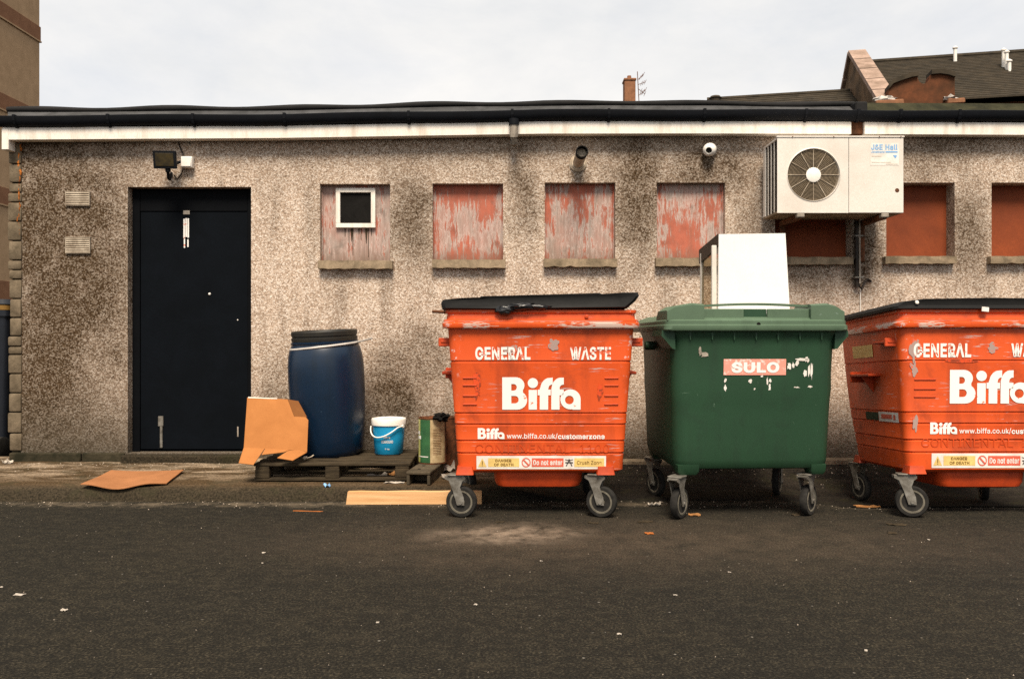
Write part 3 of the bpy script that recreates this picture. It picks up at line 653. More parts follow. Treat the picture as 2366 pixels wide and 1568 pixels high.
# ------------------------------------------------------------------ things fixed to the wall
def fl():
    y = WY-.16; base = pt(405, 372, WY)
    t = thing('floodlight', base, 'small black floodlight with amber glass fixed above the black door', 'floodlight')
    Mx = Matrix.Translation(pt(383, 370, y)) @ Matrix.Rotation(R(9), 4, 'X') @ Matrix.Rotation(R(10), 4, 'Z')
    mb = MB(); mb.loft([[Mx @ Vector((sx*a, b, sz*c)) for sx, sz in ((-1, -1), (1, -1), (1, 1), (-1, 1))] for a, b, c in ((.086, -.045, .068), (.09, -.035, .072), (.086, .0, .066), (.055, .06, .045))])
    mb.build('housing', M['gutter'], t, base)
    mb = MB(); mb.box(-.07, .07, -.049, -.044, -.052, .052, .002, Mx); mb.build('lens', M['floodglass'], t, base)
    mb = MB(); mb.tube([pt(388, 398, y), pt(389, 412, y+.03), pt(392, 415, y+.09), pt(396, 400, WY)], .012, 8); mb.lathe([(.02, -.02), (.022, 0), (.02, .02)], axis_matrix(pt(388, 392, y), (0, 0, 1)), 12); mb.tube([pt(398, 380, y+.02), pt(418, 374, WY-.03)], .012, 8)
    mb.build('bracket', M['gutter'], t, base)
    t2 = thing('junction_box', pt(430, 374, WY), 'small white square junction box beside the floodlight', 'junction box')
    b2 = pt(430, 374, WY); yb = WY-.06
    mb = MB(); mb.box(ux(417, yb), ux(443, yb), yb, WY+.002, vz(387, yb), vz(361, yb), .008, None, 2); mb.build('box', M['white_plastic'], t2, b2, 40)
    mb = MB(); mb.box(ux(418.5, yb), ux(441.5, yb), yb-.008, yb-.0005, vz(385.5, yb), vz(362.5, yb), .004); mb.build('cover', M['white_plastic'], t2, b2, 40)
    for pl, r_ in (([pt(424, 361, WY-.02), pt(420, 350, WY-.012), pt(414, 336, WY-.010), pt(412, 322, WY-.012)], .006), ([pt(424, 388, WY-.02), pt(419, 402, WY-.012), pt(410, 414, WY-.01), pt(402, 405, WY-.012)], .006), ([pt(438, 334, WY-.01), pt(434, 322, WY-.012)], .004)):
        mb = MB(); mb.tube(pl, r_, 6); mb.build('cable', M['brown_trim'], t2, b2, 60)
fl()
# flue pipe tilted upwards, and the round white nozzle
b = pt(1335, 378, WY); t = thing('flue_pipe', b, 'cream flue pipe with black mouth slanting up above the third boarded window', 'flue pipe')
tip = pt(1344.5, 350, WY-.34); d = (tip-b).normalized()
mb = MB(); mb.lathe([(.072, -.02), (.072, .012), (.062, .02), (.055, .03)], axis_matrix(b, d), 20); mb.build('wall_collar', M['cream_pipe'], t, b, 40)
L = (tip-b).length
mb = MB(); mb.lathe([(.046, 0), (.046, L-.06)], axis_matrix(b, d), 20); mb.build('pipe', M['cream_pipe'], t, b, 40)
mb = MB(); mb.lathe([(.048, L-.065), (.050, L-.01), (.050, L), (.042, L), (.040, L-.10)], axis_matrix(b, d), 20); mb.build('mouth', M['soot'], t, b, 40)
b = pt(1640, 345, WY); t = thing('vent_nozzle', b, 'short white round pipe nozzle high above the fourth boarded window', 'vent pipe')
d = (pt(1636, 349, WY-.14)-b).normalized()
mb = MB(); mb.lathe([(.054, -.02), (.056, .05), (.052, .085), (.036, .11), (.026, .112), (.022, .07)], axis_matrix(b, d), 20); mb.build('nozzle', M['white_plastic'], t, b, 50)
mb = MB(); mb.lathe([(.0245, .095), (.012, .100), (.001, .1005)], axis_matrix(b, d), 14); mb.build('nozzle_mouth', M['soot'], t, b)

# air-conditioning condenser on brackets
YA = 6.26
def ac():
    b = pt(1938, 492, YA+.17); t = thing('air_conditioner', b, 'white wall-mounted air conditioning condenser with round fan grille', 'air conditioner')
    x0, x1, z0, z1 = ux(1795, YA), ux(2087, YA), vz(492, YA), vz(318, YA); yb = YA+.35
    xs_ = ux(1960, YA)
    # front panel with a round hole
    cx, cz, r = ux(1879, YA), vz(404, YA), 59.5*YA/FPX
    mb = MB(); n = 48
    per = []
    for k in range(n):
        a = 2*math.pi*k/n; dx, dz = math.cos(a), math.sin(a); s = 1e9
        if dx > 1e-6: s = min(s, (xs_-.002-cx)/dx)
        if dx < -1e-6: s = min(s, (x0-cx)/dx)
        if dz > 1e-6: s = min(s, (z1-cz)/dz)
        if dz < -1e-6: s = min(s, (z0-cz)/dz)
        per.append((cx+dx*s, cz+dz*s))
    secs = [[Vector((px, YA, pz)) for px, pz in per], [Vector((cx+(r+.012)*math.cos(2*math.pi*k/n), YA, cz+(r+.012)*math.sin(2*math.pi*k/n))) for k in range(n)],
            [Vector((cx+(r+.004)*math.cos(2*math.pi*k/n), YA-.006, cz+(r+.004)*math.sin(2*math.pi*k/n))) for k in range(n)], [Vector((cx+r*math.cos(2*math.pi*k/n), YA+.004, cz+r*math.sin(2*math.pi*k/n))) for k in range(n)],
            [Vector((cx+r*math.cos(2*math.pi*k/n), YA+.06, cz+r*math.sin(2*math.pi*k/n))) for k in range(n)]]
    mb.loft(secs, False, False)
    for c in ((x0, z0), (xs_-.002, z0), (xs_-.002, z1), (x0, z1)):   # fill the corners left by the radial fan
        pass
    ks = sorted(range(n), key=lambda k: 0)
    corner = [(xs_-.002, z1), (x0, z1), (x0, z0), (xs_-.002, z0)]
    for ccx, ccz in corner:
        ang = math.atan2(ccz-cz, ccx-cx) % (2*math.pi); k = int(ang/(2*math.pi)*n) % n
        p, q2 = per[k], per[(k+1) % n]
        mb.add([(p[0], YA, p[1]), (ccx, YA, ccz), (q2[0], YA, q2[1])], [(0, 1, 2)])
    mb.build('fan_panel', M['ac_white'], t, b, 30)
    mb = MB(); mb.box(xs_+.002, x1, YA, YA+.02, z0, z1, .003); mb.build('service_panel', M['ac_white'], t, b)
    mb = MB(); mb.box(x0, x1, YA+.021, yb, z1-.012, z1+.004, .003); mb.build('top_panel', M['ac_white'], t, b)
    mb = MB(); mb.box(x0-.006, x1+.006, YA-.006, YA+.02, z1, z1+.012, .002); mb.build('top_lip', M['ac_white'], t, b)
    for u in (1830, 1925, 2030, 2080):
        mb = MB(); mb.lathe([(0, .004), (.004, .003), (.005, 0)], axis_matrix((ux(u, YA), YA-.006, z1+.005), (0, -1, 0)), 8); mb.build('screw', M['rusty'], t, b)
    mb = MB(); mb.box(x0+.002, x1-.002, YA+.021, yb, z0, z0+.015); mb.build('base_tray', M['sill'], t, b)
    mb = MB(); mb.box(x1-.012, x1-.001, YA+.021, yb, z0+.016, z1-.013); mb.build('side_panel', M['ac_white'], t, b)
    mb = MB(); mb.box(x0+.10, x1-.013, yb-.03, yb, z0+.016, z1-.013); mb.box(x0+.012, x0+.06, YA+.05, yb-.02, z0+.016, z1-.013); mb.box(x0+.06, xs_, YA+.10, YA+.14, z0+.016, z1-.013); mb.build('coil', M['ac_dark'], t, b)
    mb = MB()
    mb.box(x0, x0+.012, yb-.05, yb, z0+.016, z1-.013, .002); mb.build('corner_post', M['ac_white'], t, b)
    for k in range(3):
        yy = YA+.08+.075*k; mb = MB(); mb.box(x0+.001, x0+.008, yy, yy+.008, z0+.016, z1-.013); mb.build('coil_guard_bar', M['ac_white'], t, b)
    # grille: rings, spokes, hub, and the fan behind
    mb = MB()
    for k in range(15):
        rr = .058+(r-.062)*k/14
        mb.loft([[Vector((cx+(rr+dr)*math.cos(2*math.pi*i/40), YA+dy, cz+(rr+dr)*math.sin(2*math.pi*i/40))) for i in range(40)] for dr, dy in ((-.0016, .008), (.0016, .008), (.0016, .012), (-.0016, .012), (-.0016, .008))], False, False)
    g = mb.build('fan_grille', M['ring'], t, b)
    for k in range(12):
        a = 2*math.pi*k/12; mb = MB()
        mb.tube([(cx+.05*math.cos(a), YA+.004, cz+.05*math.sin(a)), (cx+(r+.004)*math.cos(a), YA+.003, cz+(r+.004)*math.sin(a))], .0021, 6); mb.build('grille_spoke', M['cream_pipe'], g, b)
    mb = MB(); mb.lathe([(.058, -.008), (.058, .004), (.046, .008), (0, .009)], axis_matrix((cx, YA+.004, cz), (0, -1, 0)), 28); mb.build('grille_badge', M['white_plastic'], g, b, 40)
    mb = MB()
    for k in range(4):
        a = 2*math.pi*k/4+.5; s = []
        for rr, w, tw in ((.05, .05, .5), (.12, .10, .35), (r-.012, .13, .2)):
            da = w/rr/2 if rr > .06 else .5
            s.append([Vector((cx+rr*math.cos(a-da), YA+.05-.03*tw, cz+rr*math.sin(a-da))), Vector((cx+rr*math.cos(a+da), YA+.05+.04*tw, cz+rr*math.sin(a+da))), Vector((cx+rr*math.cos(a+da), YA+.054+.04*tw, cz+rr*math.sin(a+da))), Vector((cx+rr*math.cos(a-da), YA+.054-.03*tw, cz+rr*math.sin(a-da)))])
        mb.loft(s)
    mb.lathe([(.055, 0), (.055, .06)], axis_matrix((cx, YA+.09, cz), (0, -1, 0)), 20); mb.build('fan', M['ac_dark'], t, b)
    # label, hole
    yl = YA-.0015; dep = lambda x, z: yl
    mb = MB(); rect_flat(mb, ux(2010, yl), ux(2076, yl), vz(382, yl), vz(331, yl), dep); lb = mb.build('maker_label', M['white_print'], t, b)
    dep2 = lambda x, z: yl-.001
    mb = MB(); text_flat(mb, 'J&E Hall', ux(2012, yl), ux(2073, yl), vz(347, yl), vz(334, yl), dep2, .03); text_flat(mb, 'Jonathans', ux(2012, yl), ux(2043, yl), vz(354, yl), vz(348.5, yl), dep2, .03)
    rect_flat(mb, ux(2045, yl), ux(2073, yl), vz(353.2, yl), vz(349.5, yl), dep2)
    mb.add([(ux(2062, yl), yl-.001, vz(359, yl)), (ux(2072, yl), yl-.001, vz(359, yl)), (ux(2068, yl), yl-.001, vz(367, yl))], [(0, 1, 2)])
    mb.build('label_print', M['blue_print'], lb, b)
    mb = MB()
    for u0, u1, v in ((2013, 2036, 361), (2013, 2058, 375), (2046, 2073, 379)): rect_flat(mb, ux(u0, yl), ux(u1, yl), vz(v+1, yl), vz(v, yl), dep2)
    mb.build('label_small_print', M['cream_pipe'], lb, b)
    mb = MB(); mb.lathe([(0, .002), (.015, .002), (.017, 0)], axis_matrix((ux(2072, YA), YA, vz(440, YA)), (0, -1, 0)), 16); mb.build('cable_hole', M['rusty'], t, b)
    # brackets to the wall
    for u in (1850, 2045):
        mb = MB(); xx = ux(u, YA); mb.box(xx-.02, xx+.02, YA+.02, WY+.01, z0-.045, z0-.001, .003); mb.box(xx-.02, xx+.02, WY-.03, WY+.005, z0-.34, z0-.046, .003)
        mb.build('wall_bracket', M['rusty'], t, b)
        mb = MB(); mb.box(xx-.03, xx+.03, YA+.0, YA+.05, z0-.035, z0-.001, .006); mb.build('rubber_foot', M['grey_pipe'], t, b)
ac()
b = pt(1980, 660, WY); t = thing('refrigerant_pipe', b, 'dark insulated pipe running down the wall below the air conditioner', 'pipe')
mb = MB(); mb.tube([pt(1979, 505, WY-.05), pt(1979, 560, WY-.035), pt(1980, 662, WY-.03)], .020, 10); mb.build('insulated_pipe', M['brown_trim'], t, b, 50)
mb = MB(); mb.tube([pt(1985, 505, WY-.06), pt(1986, 655, WY-.06)], .008, 8); mb.build('copper_pipe', M['grey_pipe'], t, b, 50)
for v in (545, 640):
    mb = MB(); mb.box(ux(1971, WY-.03), ux(1990, WY-.03), WY-.07, WY+.002, vz(v+4, WY), vz(v, WY), .003); mb.build('pipe_clip', M['galv'], t, b)
mb = MB(); mb.tube([pt(1984, 660, WY-.04), pt(1990, 668, WY-.03), pt(1996, 652, WY-.03), pt(2004, 644, WY-.02), pt(2012, 650, WY)], .008, 8); mb.build('cable', M['brown_trim'], t, b, 50)
tb = pt(1987, 700, WY); mb = MB(); mb.tube([pt(1987, 664, WY-.01), pt(1987, 740, WY-.01)], .004, 6); mb.build('drain_tube', M['white_plastic'], t, b)

# ================================================================== THE WHEELED BINS
def castor(root, x, y, yaw, mats, px=None, r=0.1):            # wheel under a swivel fork; trail towards yaw
    ca, sa = math.cos(yaw), math.sin(yaw)                     # direction of trail
    Mx = Matrix.Translation((x, y, 0)) @ Matrix.Rotation(yaw, 4, 'Z')   # local x = trail direction; wheel axle along local y
    mb = MB()
    px = 0.055
    mb.box(-.058, .05, -.045, .045, .268, .278, .003, Mx @ Matrix.Translation((px-.02, 0, 0)))
    for s in (-1, 1):
        poly = [(-.085+px, .266), (.050+px, .266), (.050+px, .250), (.022+px, .236), (.050, .17), (.024, .082), (-.024, .082), (-.020, .13), (.004, .195), (-.012, .236), (-.085+px, .250)]
        vs = [Mx @ Vector((a, s*.030, c)) for a, c in poly]+[Mx @ Vector((a, s*.035, c)) for a, c in poly]; n = len(poly)
        mb.add(vs, [tuple(range(n)), tuple(range(2*n-1, n-1, -1))]+[(i, (i+1) % n, n+(i+1) % n, n+i) for i in range(n)])
    mb.box(-.07+px, .048+px, -.0295, .0295, .255, .267, .002, Mx)
    mb.lathe([(.012, -.042), (.012, .042)], Mx @ Matrix.Translation((0, 0, r)) @ Matrix.Rotation(R(90), 4, 'X'), 10)
    fork = mb.build('castor', mats['galv'], root)
    A = Mx @ Matrix.Translation((0, 0, r)) @ Matrix.Rotation(R(90), 4, 'X')
    mb = MB(); mb.lathe([(.074, -.021), (.082, -.024), (.094, -.022), (r, -.012), (r, .012), (.094, .022), (.082, .024), (.074, .021)], A, 36); mb.build('tyre', mats['tyre'], fork, None, 40)
    mb = MB(); mb.lathe([(0, -.020), (.024, -.022), (.028, -.010), (.056, -.010), (.064, -.024), (.0745, -.024), (.0745, .024), (.064, .024), (.056, .010), (.028, .010), (.024, .022), (0, .020)], A, 30); mb.build('hub', mats['hub'], fork, None, 40)

def steel_front(z): return -.400-.07*(z-.295)/(1.21-.295)      # local y of the front panel
RIBS = [(835, .55), (955, .55), (981, .5), (1019, .5), (1048, .5)]
def steel_bin(name, loc, rot, label, group, yaws, lid_kind):
    t = thing(name, loc, label, 'wheeled bin', group, rot)
    zr = [vz(v, 5.07) for v, _ in RIBS]
    def half(z): k = (z-.295)/(1.21-.295); return .530+.062*k
    def back(z): k = (z-.295)/(1.21-.295); return .36+.11*min(1, k*1.9)
    secs = [rrect(.50, steel_front(.295)+.03, .33, .05, .285), rrect(.525, steel_front(.30)+.006, back(.295), .06, .300)]
    zs = [(.305, 0)]
    for z in sorted(zr):
        zs += [(z-.007, 0), (z-.003, -.0045), (z+.002, -.0045), (z+.010, .0015), (z+.016, 0)]
    zs += [(1.19, 0), (1.21, 0)]
    for z, o in zs: secs.append(rrect(half(z)+o, steel_front(z)-o, back(z)+o, .055, z))
    secs += [rrect(.622, -.502, .502, .05, 1.213), rrect(.625, -.506, .506, .05, 1.222), rrect(.625, -.506, .506, .05, 1.242), rrect(.618, -.499, .499, .05, 1.247), rrect(.618, -.499, .499, .05, 1.262),
             rrect(.600, -.482, .482, .05, 1.268), rrect(.596, -.478, .478, .05, 1.300), rrect(.606, -.488, .488, .05, 1.309), rrect(.606, -.488, .488, .05, 1.326), rrect(.575, -.455, .455, .05, 1.328), rrect(.57, -.45, .45, .05, .95)]
    MB().loft(secs).build('body', M['orange'], t, None, 35)
    mb = MB(); mb.loft([rrect(.22, -.29, .26, .06, .176, xo=-.012), rrect(.27, -.325, .30, .07, .186, xo=-.012), rrect(.286, -.335, .31, .07, .215, xo=-.012), rrect(.292, -.34, .31, .07, .29, xo=-.012)]); mb.build('drain_tub', M['orange_plain'], t, None, 35)
    for s in (-1, 1):                                          # lifting brackets, stiffener and handle on each side
        mb = MB(); x0 = s*.565; x1 = s*.655
        mb.box(min(x0, x1), max(x0, x1), -.14, .16, .905, .925, .004); mb.box(min(x0, x1), max(x0, x1), .145, .165, .865, .940, .004)
        mb.slab([(s*.57, 0.0, .905), (s*.645, .0, .905), (s*.56, .0, .79)], .008); mb.build('lifting_bracket', M['orange_plain'], t)
        mb = MB(); mb.box(min(s*.575, s*.64), max(s*.575, s*.64), -.40, -.18, 1.118, 1.135, .004); mb.box(min(s*.575, s*.655), max(s*.575, s*.655), -.395, -.375, 1.095, 1.15, .004); mb.build('handle', M['orange_plain'], t)
    for wx in (-.485, .415):
        for wy in (-.38, .36):
            mb = MB(); mb.loft([rrect(.058, wy-.055, wy+.055, .012, .279, 2, wx), rrect(.055, wy-.05, wy+.05, .012, .296, 2, wx), rrect(.048, wy-.045, wy+.045, .012, .33, 2, wx)]); mb.build('castor_mount', M['orange_plain'], t, None, 35)
    for (wx, wy), yw in zip(((-.485, -.38), (.415, -.38), (-.485, .36), (.415, .36)), yaws):
        castor(t, wx-.022, wy, yw, M)
    return t
def fd(z, off): return lambda x, zz: steel_front(zz)-off
def bin_decals(t, rx, ry, g, w, lg, sl, url, danger, emb):     # pixel boxes on the front panel of the bin at (rx, ry)
    Y = ry-.44
    def X(u): return ux(u, Y)-rx
    def Z(v): return vz(v, Y)
    d1 = fd(0, .003); d2 = fd(0, .0045); d3 = fd(0, .0055)
    mb = MB(); text_flat(mb, 'GENERAL', X(g[0]), X(g[1]), Z(g[3]), Z(g[2]), d1, .030); mb.build('lettering_general', M['white_worn2'], t)
    mb = MB(); text_flat(mb, 'WASTE', X(w[0]), X(w[1]), Z(w[3]), Z(w[2]), d1, .030); mb.build('lettering_waste', M['white_worn2'], t)
    mb = MB(); logo(mb, X(lg[0]), X(lg[1]), Z(lg[3]), Z(lg[2]), d1); mb.build('large_wordmark', M['white_worn'], t)
    mb = MB(); logo(mb, X(sl[0]), X(sl[1]), Z(sl[3]), Z(sl[2]), d1); mb.build('small_wordmark', M['white_worn'], t)
    um = url[0]+(url[1]-url[0])*.517
    mb = MB(); text_flat(mb, 'www.biffa.co.uk/', X(url[0]), X(um), Z(url[3]), Z(url[2]+.4), d1, .008); text_flat(mb, 'customerzone', X(um+1), X(url[1]), Z(url[3]-.3), Z(url[2]+2.6), d1, .025); mb.build('lettering_web_address', M['white_worn'], t)
    mb = MB(); text_flat(mb, 'CONTINENTAL', X(emb[0]), X(emb[0]+(emb[1]-emb[0])*.71), Z(emb[3]), Z(emb[2]), fd(0, .0025), .0); mb.build('embossed_lettering', M['emboss'], t)
    mb = MB(); text_flat(mb, '1100', X(emb[0]+(emb[1]-emb[0])*.78), X(emb[1]), Z(emb[3]), Z(emb[2]), fd(0, .0025), .0); mb.build('embossed_number', M['emboss'], t)
    a, b, c, d = danger; W = b-a; H = d-c
    mb = MB(); rect_flat(mb, X(a), X(b), Z(d), Z(c), d1); st = mb.build('warning_sticker', M['white_print'], t)
    def P(fx0, fx1, fy0, fy1, m=None): return X(a+fx0*W), X(a+fx1*W), Z(c+fy1*H), Z(c+fy0*H)
    for e in ((.09, .33), (.755, .985)):
        mb = MB(); rect_flat(mb, *P(*e, .17, .83), d2); mb.build('yellow_field', M['yellow_print'], st)
    x0, x1, z0, z1 = P(.012, .078, .17, .83); mb = MB(); mb.add([(x0, d2(0, z0), z0), (x1, d2(0, z0), z0), ((x0+x1)/2, d2(0, z1), z1)], [(0, 1, 2)]); mb.build('warning_triangle', M['yellow_print'], st)
    xm = (x0+x1)/2; w_ = (x1-x0)*.05; zz = z1-z0
    mb = MB(); rect_flat(mb, xm-w_, xm+w_, z0+zz*.28, z0+zz*.68, d3); rect_flat(mb, xm-w_, xm+w_, z0+zz*.12, z0+zz*.2, d3); mb.build('exclamation_mark', M['brown_print'], st)
    mb = MB(); rect_flat(mb, *P(.427, .672, .17, .83), d2); mb.build('red_field', M['red_print'], st)
    x0, x1, z0, z1 = P(.348, .418, .14, .86); cx, cz, rx_, rz_ = (x0+x1)/2, (z0+z1)/2, (x1-x0)/2, (z1-z0)/2
    mb = MB(); curve_fill(mb, [arc(cx, cz, rx_, rz_, 0, 345, 23), arc(cx, cz, rx_*.78, rz_*.78, 0, 345, 23)], d2)
    curve_fill(mb, [[(cx-rx_*.66, cz+rz_*.45), (cx-rx_*.45, cz+rz_*.66), (cx+rx_*.66, cz-rz_*.45), (cx+rx_*.45, cz-rz_*.66)]], d3); mb.build('no_entry_symbol', M['red_print'], st)
    for wd, e, bo in (('DANGER', (.145, .27, .24, .46), .03), ('OF DEATH', (.135, .285, .55, .77), .03), ('Crush Zone', (.775, .965, .36, .66), .01)):
        mb = MB(); text_flat(mb, wd, *P(*e), d3, bo); mb.build('dark_lettering', M['brown_print'], st)
    x0, x1, z0, z1 = P(.685, .745, .2, .8); xm = (x0+x1)/2; zm = (z0+z1)/2; s = (z1-z0); mb = MB()
    rect_flat(mb, x0, x1, zm-s*.06, zm+s*.06, d3); curve_fill(mb, [arc(xm, zm+s*.32, s*.11, s*.11, 0, 330, 11)], d3)
    for sg in (-1, 1):
        curve_fill(mb, [[(xm, zm+s*.2), (xm+sg*s*.10, zm+s*.2), (xm+sg*s*.42, zm-s*.45), (xm+sg*s*.30, zm-s*.48)]], d2)
        curve_fill(mb, [[(xm+sg*s*.06, zm+s*.2), (xm+sg*s*.06, zm+s*.3), (xm+sg*s*.5, zm+s*.42), (xm+sg*s*.5, zm+s*.34)]], d2)
    mb.build('crush_symbol', M['black_print'], st)
    mb = MB(); text_flat(mb, 'Do not enter', *P(.437, .662, .30, .70), d3, .025); mb.build('white_lettering', M['white_print'], st)
def slab_lid(t, prof_front, prof_back, y0, y1):
    def lerp(k): return [((1-k)*a[0]+k*b[0], (1-k)*a[1]+k*b[1]) for a, b in zip(prof_front, prof_back)]
    def shrink(p, s):
        cx = sum(a for a, _ in p)/len(p); cz = sum(c for _, c in p)/len(p); return [(cx+(a-cx)*(1-s*.3), cz+(c-cz)*(1-s)) for a, c in p]
    secs = [[Vector((a, y0+.012, c)) for a, c in shrink(lerp(0), .55)]]
    for k in (0, .0, .02, .3, .6, .95): secs.append([Vector((a, y0+(y1-y0)*k+(0.004 if k == 0 else 0), c)) for a, c in (shrink(lerp(k), .12) if k == 0 else lerp(k))])
    secs.append([Vector((a, y1, c)) for a, c in shrink(lerp(1), .5)])
    return MB().loft(secs)
# --- first orange bin
B1 = Vector((ux(1250, 5.0), 5.5, 0))
b1 = steel_bin('general_waste_bin', B1, (0, 0, 0), 'orange steel bin with its black lid ajar over a bin bag, beside the pallet', 'orange general waste bins', (R(172), R(158), R(120), R(60)), 0)
bin_decals(b1, B1.x, B1.y, (1098, 1225, 801, 831), (1316, 1410, 801, 831), (1160, 1341, 871, 946), (1103, 1165, 989, 1014.5), (1170.5, 1398, 1001, 1015), (1100, 1401, 1054, 1085), (1097, 1408, 1027, 1047))
def P1(u, v): return ((ux(u, 4.99)-B1.x), vz(v, 4.99))
pf = [P1(1021, 714), P1(1018, 700), P1(1022, 692), P1(1060, 688), P1(1108, 686), P1(1112, 683.5), P1(1250, 680), P1(1386, 676), P1(1390, 678.5), P1(1440, 675), P1(1474, 674.5), P1(1477, 683), P1(1468, 695), P1(1450, 711), P1(1300, 713), P1(1150, 715)]
pb = [(a, c-.035) for a, c in pf]
lid = slab_lid(b1, pf, pb, -.515, .52).build('lid', M['black_lid'], b1, None, 30)
for x in (-.35, 0.33):
    mb = MB(); mb.lathe([(.018, -.07), (.018, .07)], Matrix.Translation((x, .53, 1.325)) @ Matrix.Rotation(R(90), 4, 'Y'), 10); mb.build('hinge', M['black_lid'], lid, None, 40)
mb = MB(); mb.tube([(-.60, -.30, 1.318), (-.69, -.30, 1.322), (-.70, -.28, 1.322)], .010, 8); mb.build('lid_pin', M['rusty'], b1)
mb = MB(); mb.lathe([(.012, 0), (.012, .02), (0, .022)], axis_matrix(((ux(1355, 5.0)-B1.x), -.48, 1.285), (0, -1, 0)), 10); mb.build('lock_stud', M['orange_plain'], b1, None, 40)
bag = MB(); bo_ = B1+Vector((0, -.505, 0))
def bagpt(u, v, dy): return pt(u, v, 4.985+dy)
lump(bag, bagpt(1165, 716, .01), .055, .03, .030, .32, 2.2, 1, 20, 14); lump(bag, bagpt(1205, 708, .02), .09, .035, .026, .3, 2.4, 2, 20, 14); lump(bag, bagpt(1245, 709, .02), .075, .03, .018, .3, 2.4, 3, 20, 14)
tag(bag.build('bin_bag', M['black_bag'], None, None, 70), 'black polythene bin bag squeezed out under the lid of the orange bin', 'bin bag')
def stain_patch(root, name, cx, cz, rx, rz, mat, seed, off=.0035, n=22, dfun=None):
    lp = []
    for k in range(n):
        a = 2*math.pi*k/n; r = 1+.55*noise.noise(Vector((math.cos(a)*1.7+seed, math.sin(a)*1.7, seed*2.1)))*1.5
        lp.append((cx+rx*r*math.cos(a), cz+rz*r*math.sin(a)))
    mb = MB(); curve_fill(mb, [lp], dfun or fd(0, off)); return mb.build(name, mat, root)
M['grey_scuff'] = mat_worn('bare_metal_scuff', (0.36, 0.26, 0.23), (0.70, 0.10, 0.03), 0.56, 0.6, 1.0)
M['grime'] = mat_worn('dark_grime', (0.30, 0.045, 0.015), (0.70, 0.075, 0.016), 0.50, 0.7, 5.0)
def s1(u, v): return ux(u, 5.06)-B1.x, vz(v, 5.06)
stain_patch(b1, 'paint_scuff', *s1(1279, 796), .030, .036, M['grey_scuff'], 1.0)
stain_patch(b1, 'paint_scuff', *s1(1180, 806), .05, .020, M['grey_scuff'], 4.0, .0025)
stain_patch(b1, 'grime_patch', *s1(1103, 890), .022, .085, M['grime'], 2.0, .0032)
stain_patch(b1, 'grime_patch', *s1(1385, 905), .018, .05, M['grime'], 3.0, .0032)
for s_, u in ((-1, 1085), (1, 1412)):                          # pressed ladder marks near each edge of the front panel
    for v in (873, 890, 914, 934):
        mb = MB(); x, z = s1(u, v); zz = z; mb.box(x-.045, x+.045, steel_front(z)-.006, steel_front(z)+.01, z-.005, z+.005, .003); mb.build('pressed_rib', M['orange_plain'], b1)
# --- third bin: same make, tipped back on the uneven ground
B3 = Vector((ux(2085, 5.0)+.625, 5.5, -.022))
TILT = R(3.4)
b3 = steel_bin('general_waste_bin', B3, (-TILT, 0, 0), 'orange steel bin with flat shut black lid and stickers on its side', 'orange general waste bins', (R(165), R(150), R(100), R(70)), 1)
bin_decals(b3, B3.x, B3.y, (2118, 2252, 794, 827), (2345, 2445, 794, 826), (2203, 2392, 856, 934), (2158, 2221, 978, 1005), (2226, 2460, 991, 1005), (2162, 2470, 1050, 1084), (2138, 2440, 1015, 1036))
pf = [(-.64, 1.327), (-.645, 1.345), (-.60, 1.375), (-.45, 1.395), (0, 1.402), (.45, 1.395), (.60, 1.375), (.645, 1.345), (.64, 1.327)]
pb = [(a, c-.012) for a, c in pf]
lid3 = slab_lid(b3, pf, pb, -.515, .52).build('lid', M['black_lid'], b3, None, 50)
mb = MB(); mb.lathe([(0, .008), (.010, .006), (.013, 0)], Matrix.Translation((-.50, -.512, 1.37)) @ Matrix.Rotation(R(90), 4, 'X'), 10); mb.build('rivet', M['white_plastic'], lid3)
mb = MB(); mb.box(-.23, -.185, -.520, -.512, 1.315, 1.345, .002, Matrix.Rotation(R(6), 4, 'Y') @ Matrix.Translation((0, 0, -.02))); mb.build('paper_tag', M['white_print'], b3)
def side_x(z): return -(.530+.062*(z-.295)/(1.21-.295))-.003
def side_flat(mb, y0, y1, z0, z1, o=0.0): mb.add([(side_x(z)-o, y, z) for y, z in ((y0, z0), (y1, z0), (y1, z1), (y0, z1))], [(0, 1, 2, 3)])
mb = MB(); side_flat(mb, -.06, .26, 1.04, 1.125); mb.build('yellow_sticker', M['yellow_print'], b3)
mb = MB(); side_flat(mb, -.34, -.06, .60, .665); sst = mb.build('side_sticker', M['white_print'], b3)
mb = MB(); side_flat(mb, -.30, -.27, .615, .65, .001); side_flat(mb, -.25, -.10, .62, .65, .001); mb.build('red_field', M['red_print'], sst)
mb = MB(); side_flat(mb, -.055, .14, .605, .66); mb.build('dark_sticker', M['green_print'], b3)
for v, (x, z), (rx, rz), mt, sd_ in ((0, (-.505, 1.07), (.026, .075), M['grey_scuff'], 7.0), (0, (-.50, .95), (.02, .05), M['grey_scuff'], 8.0), (0, (-.49, .60), (.012, .06), M['grey_scuff'], 9.0), (0, (-.20, 1.0), (.10, .012), M['grime'], 3.3), (0, (.0, 1.08), (.03, .03), M['grey_scuff'], 5.5)):
    stain_patch(b3, 'paint_scuff', x, z, rx, rz, mt, sd_, .0028)
for v in (.88, .82, .77):
    mb = MB(); mb.box(-.50, -.36, steel_front(v)-.006, steel_front(v)+.01, v-.005, v+.005, .003); mb.build('pressed_rib', M['orange_plain'], b3)

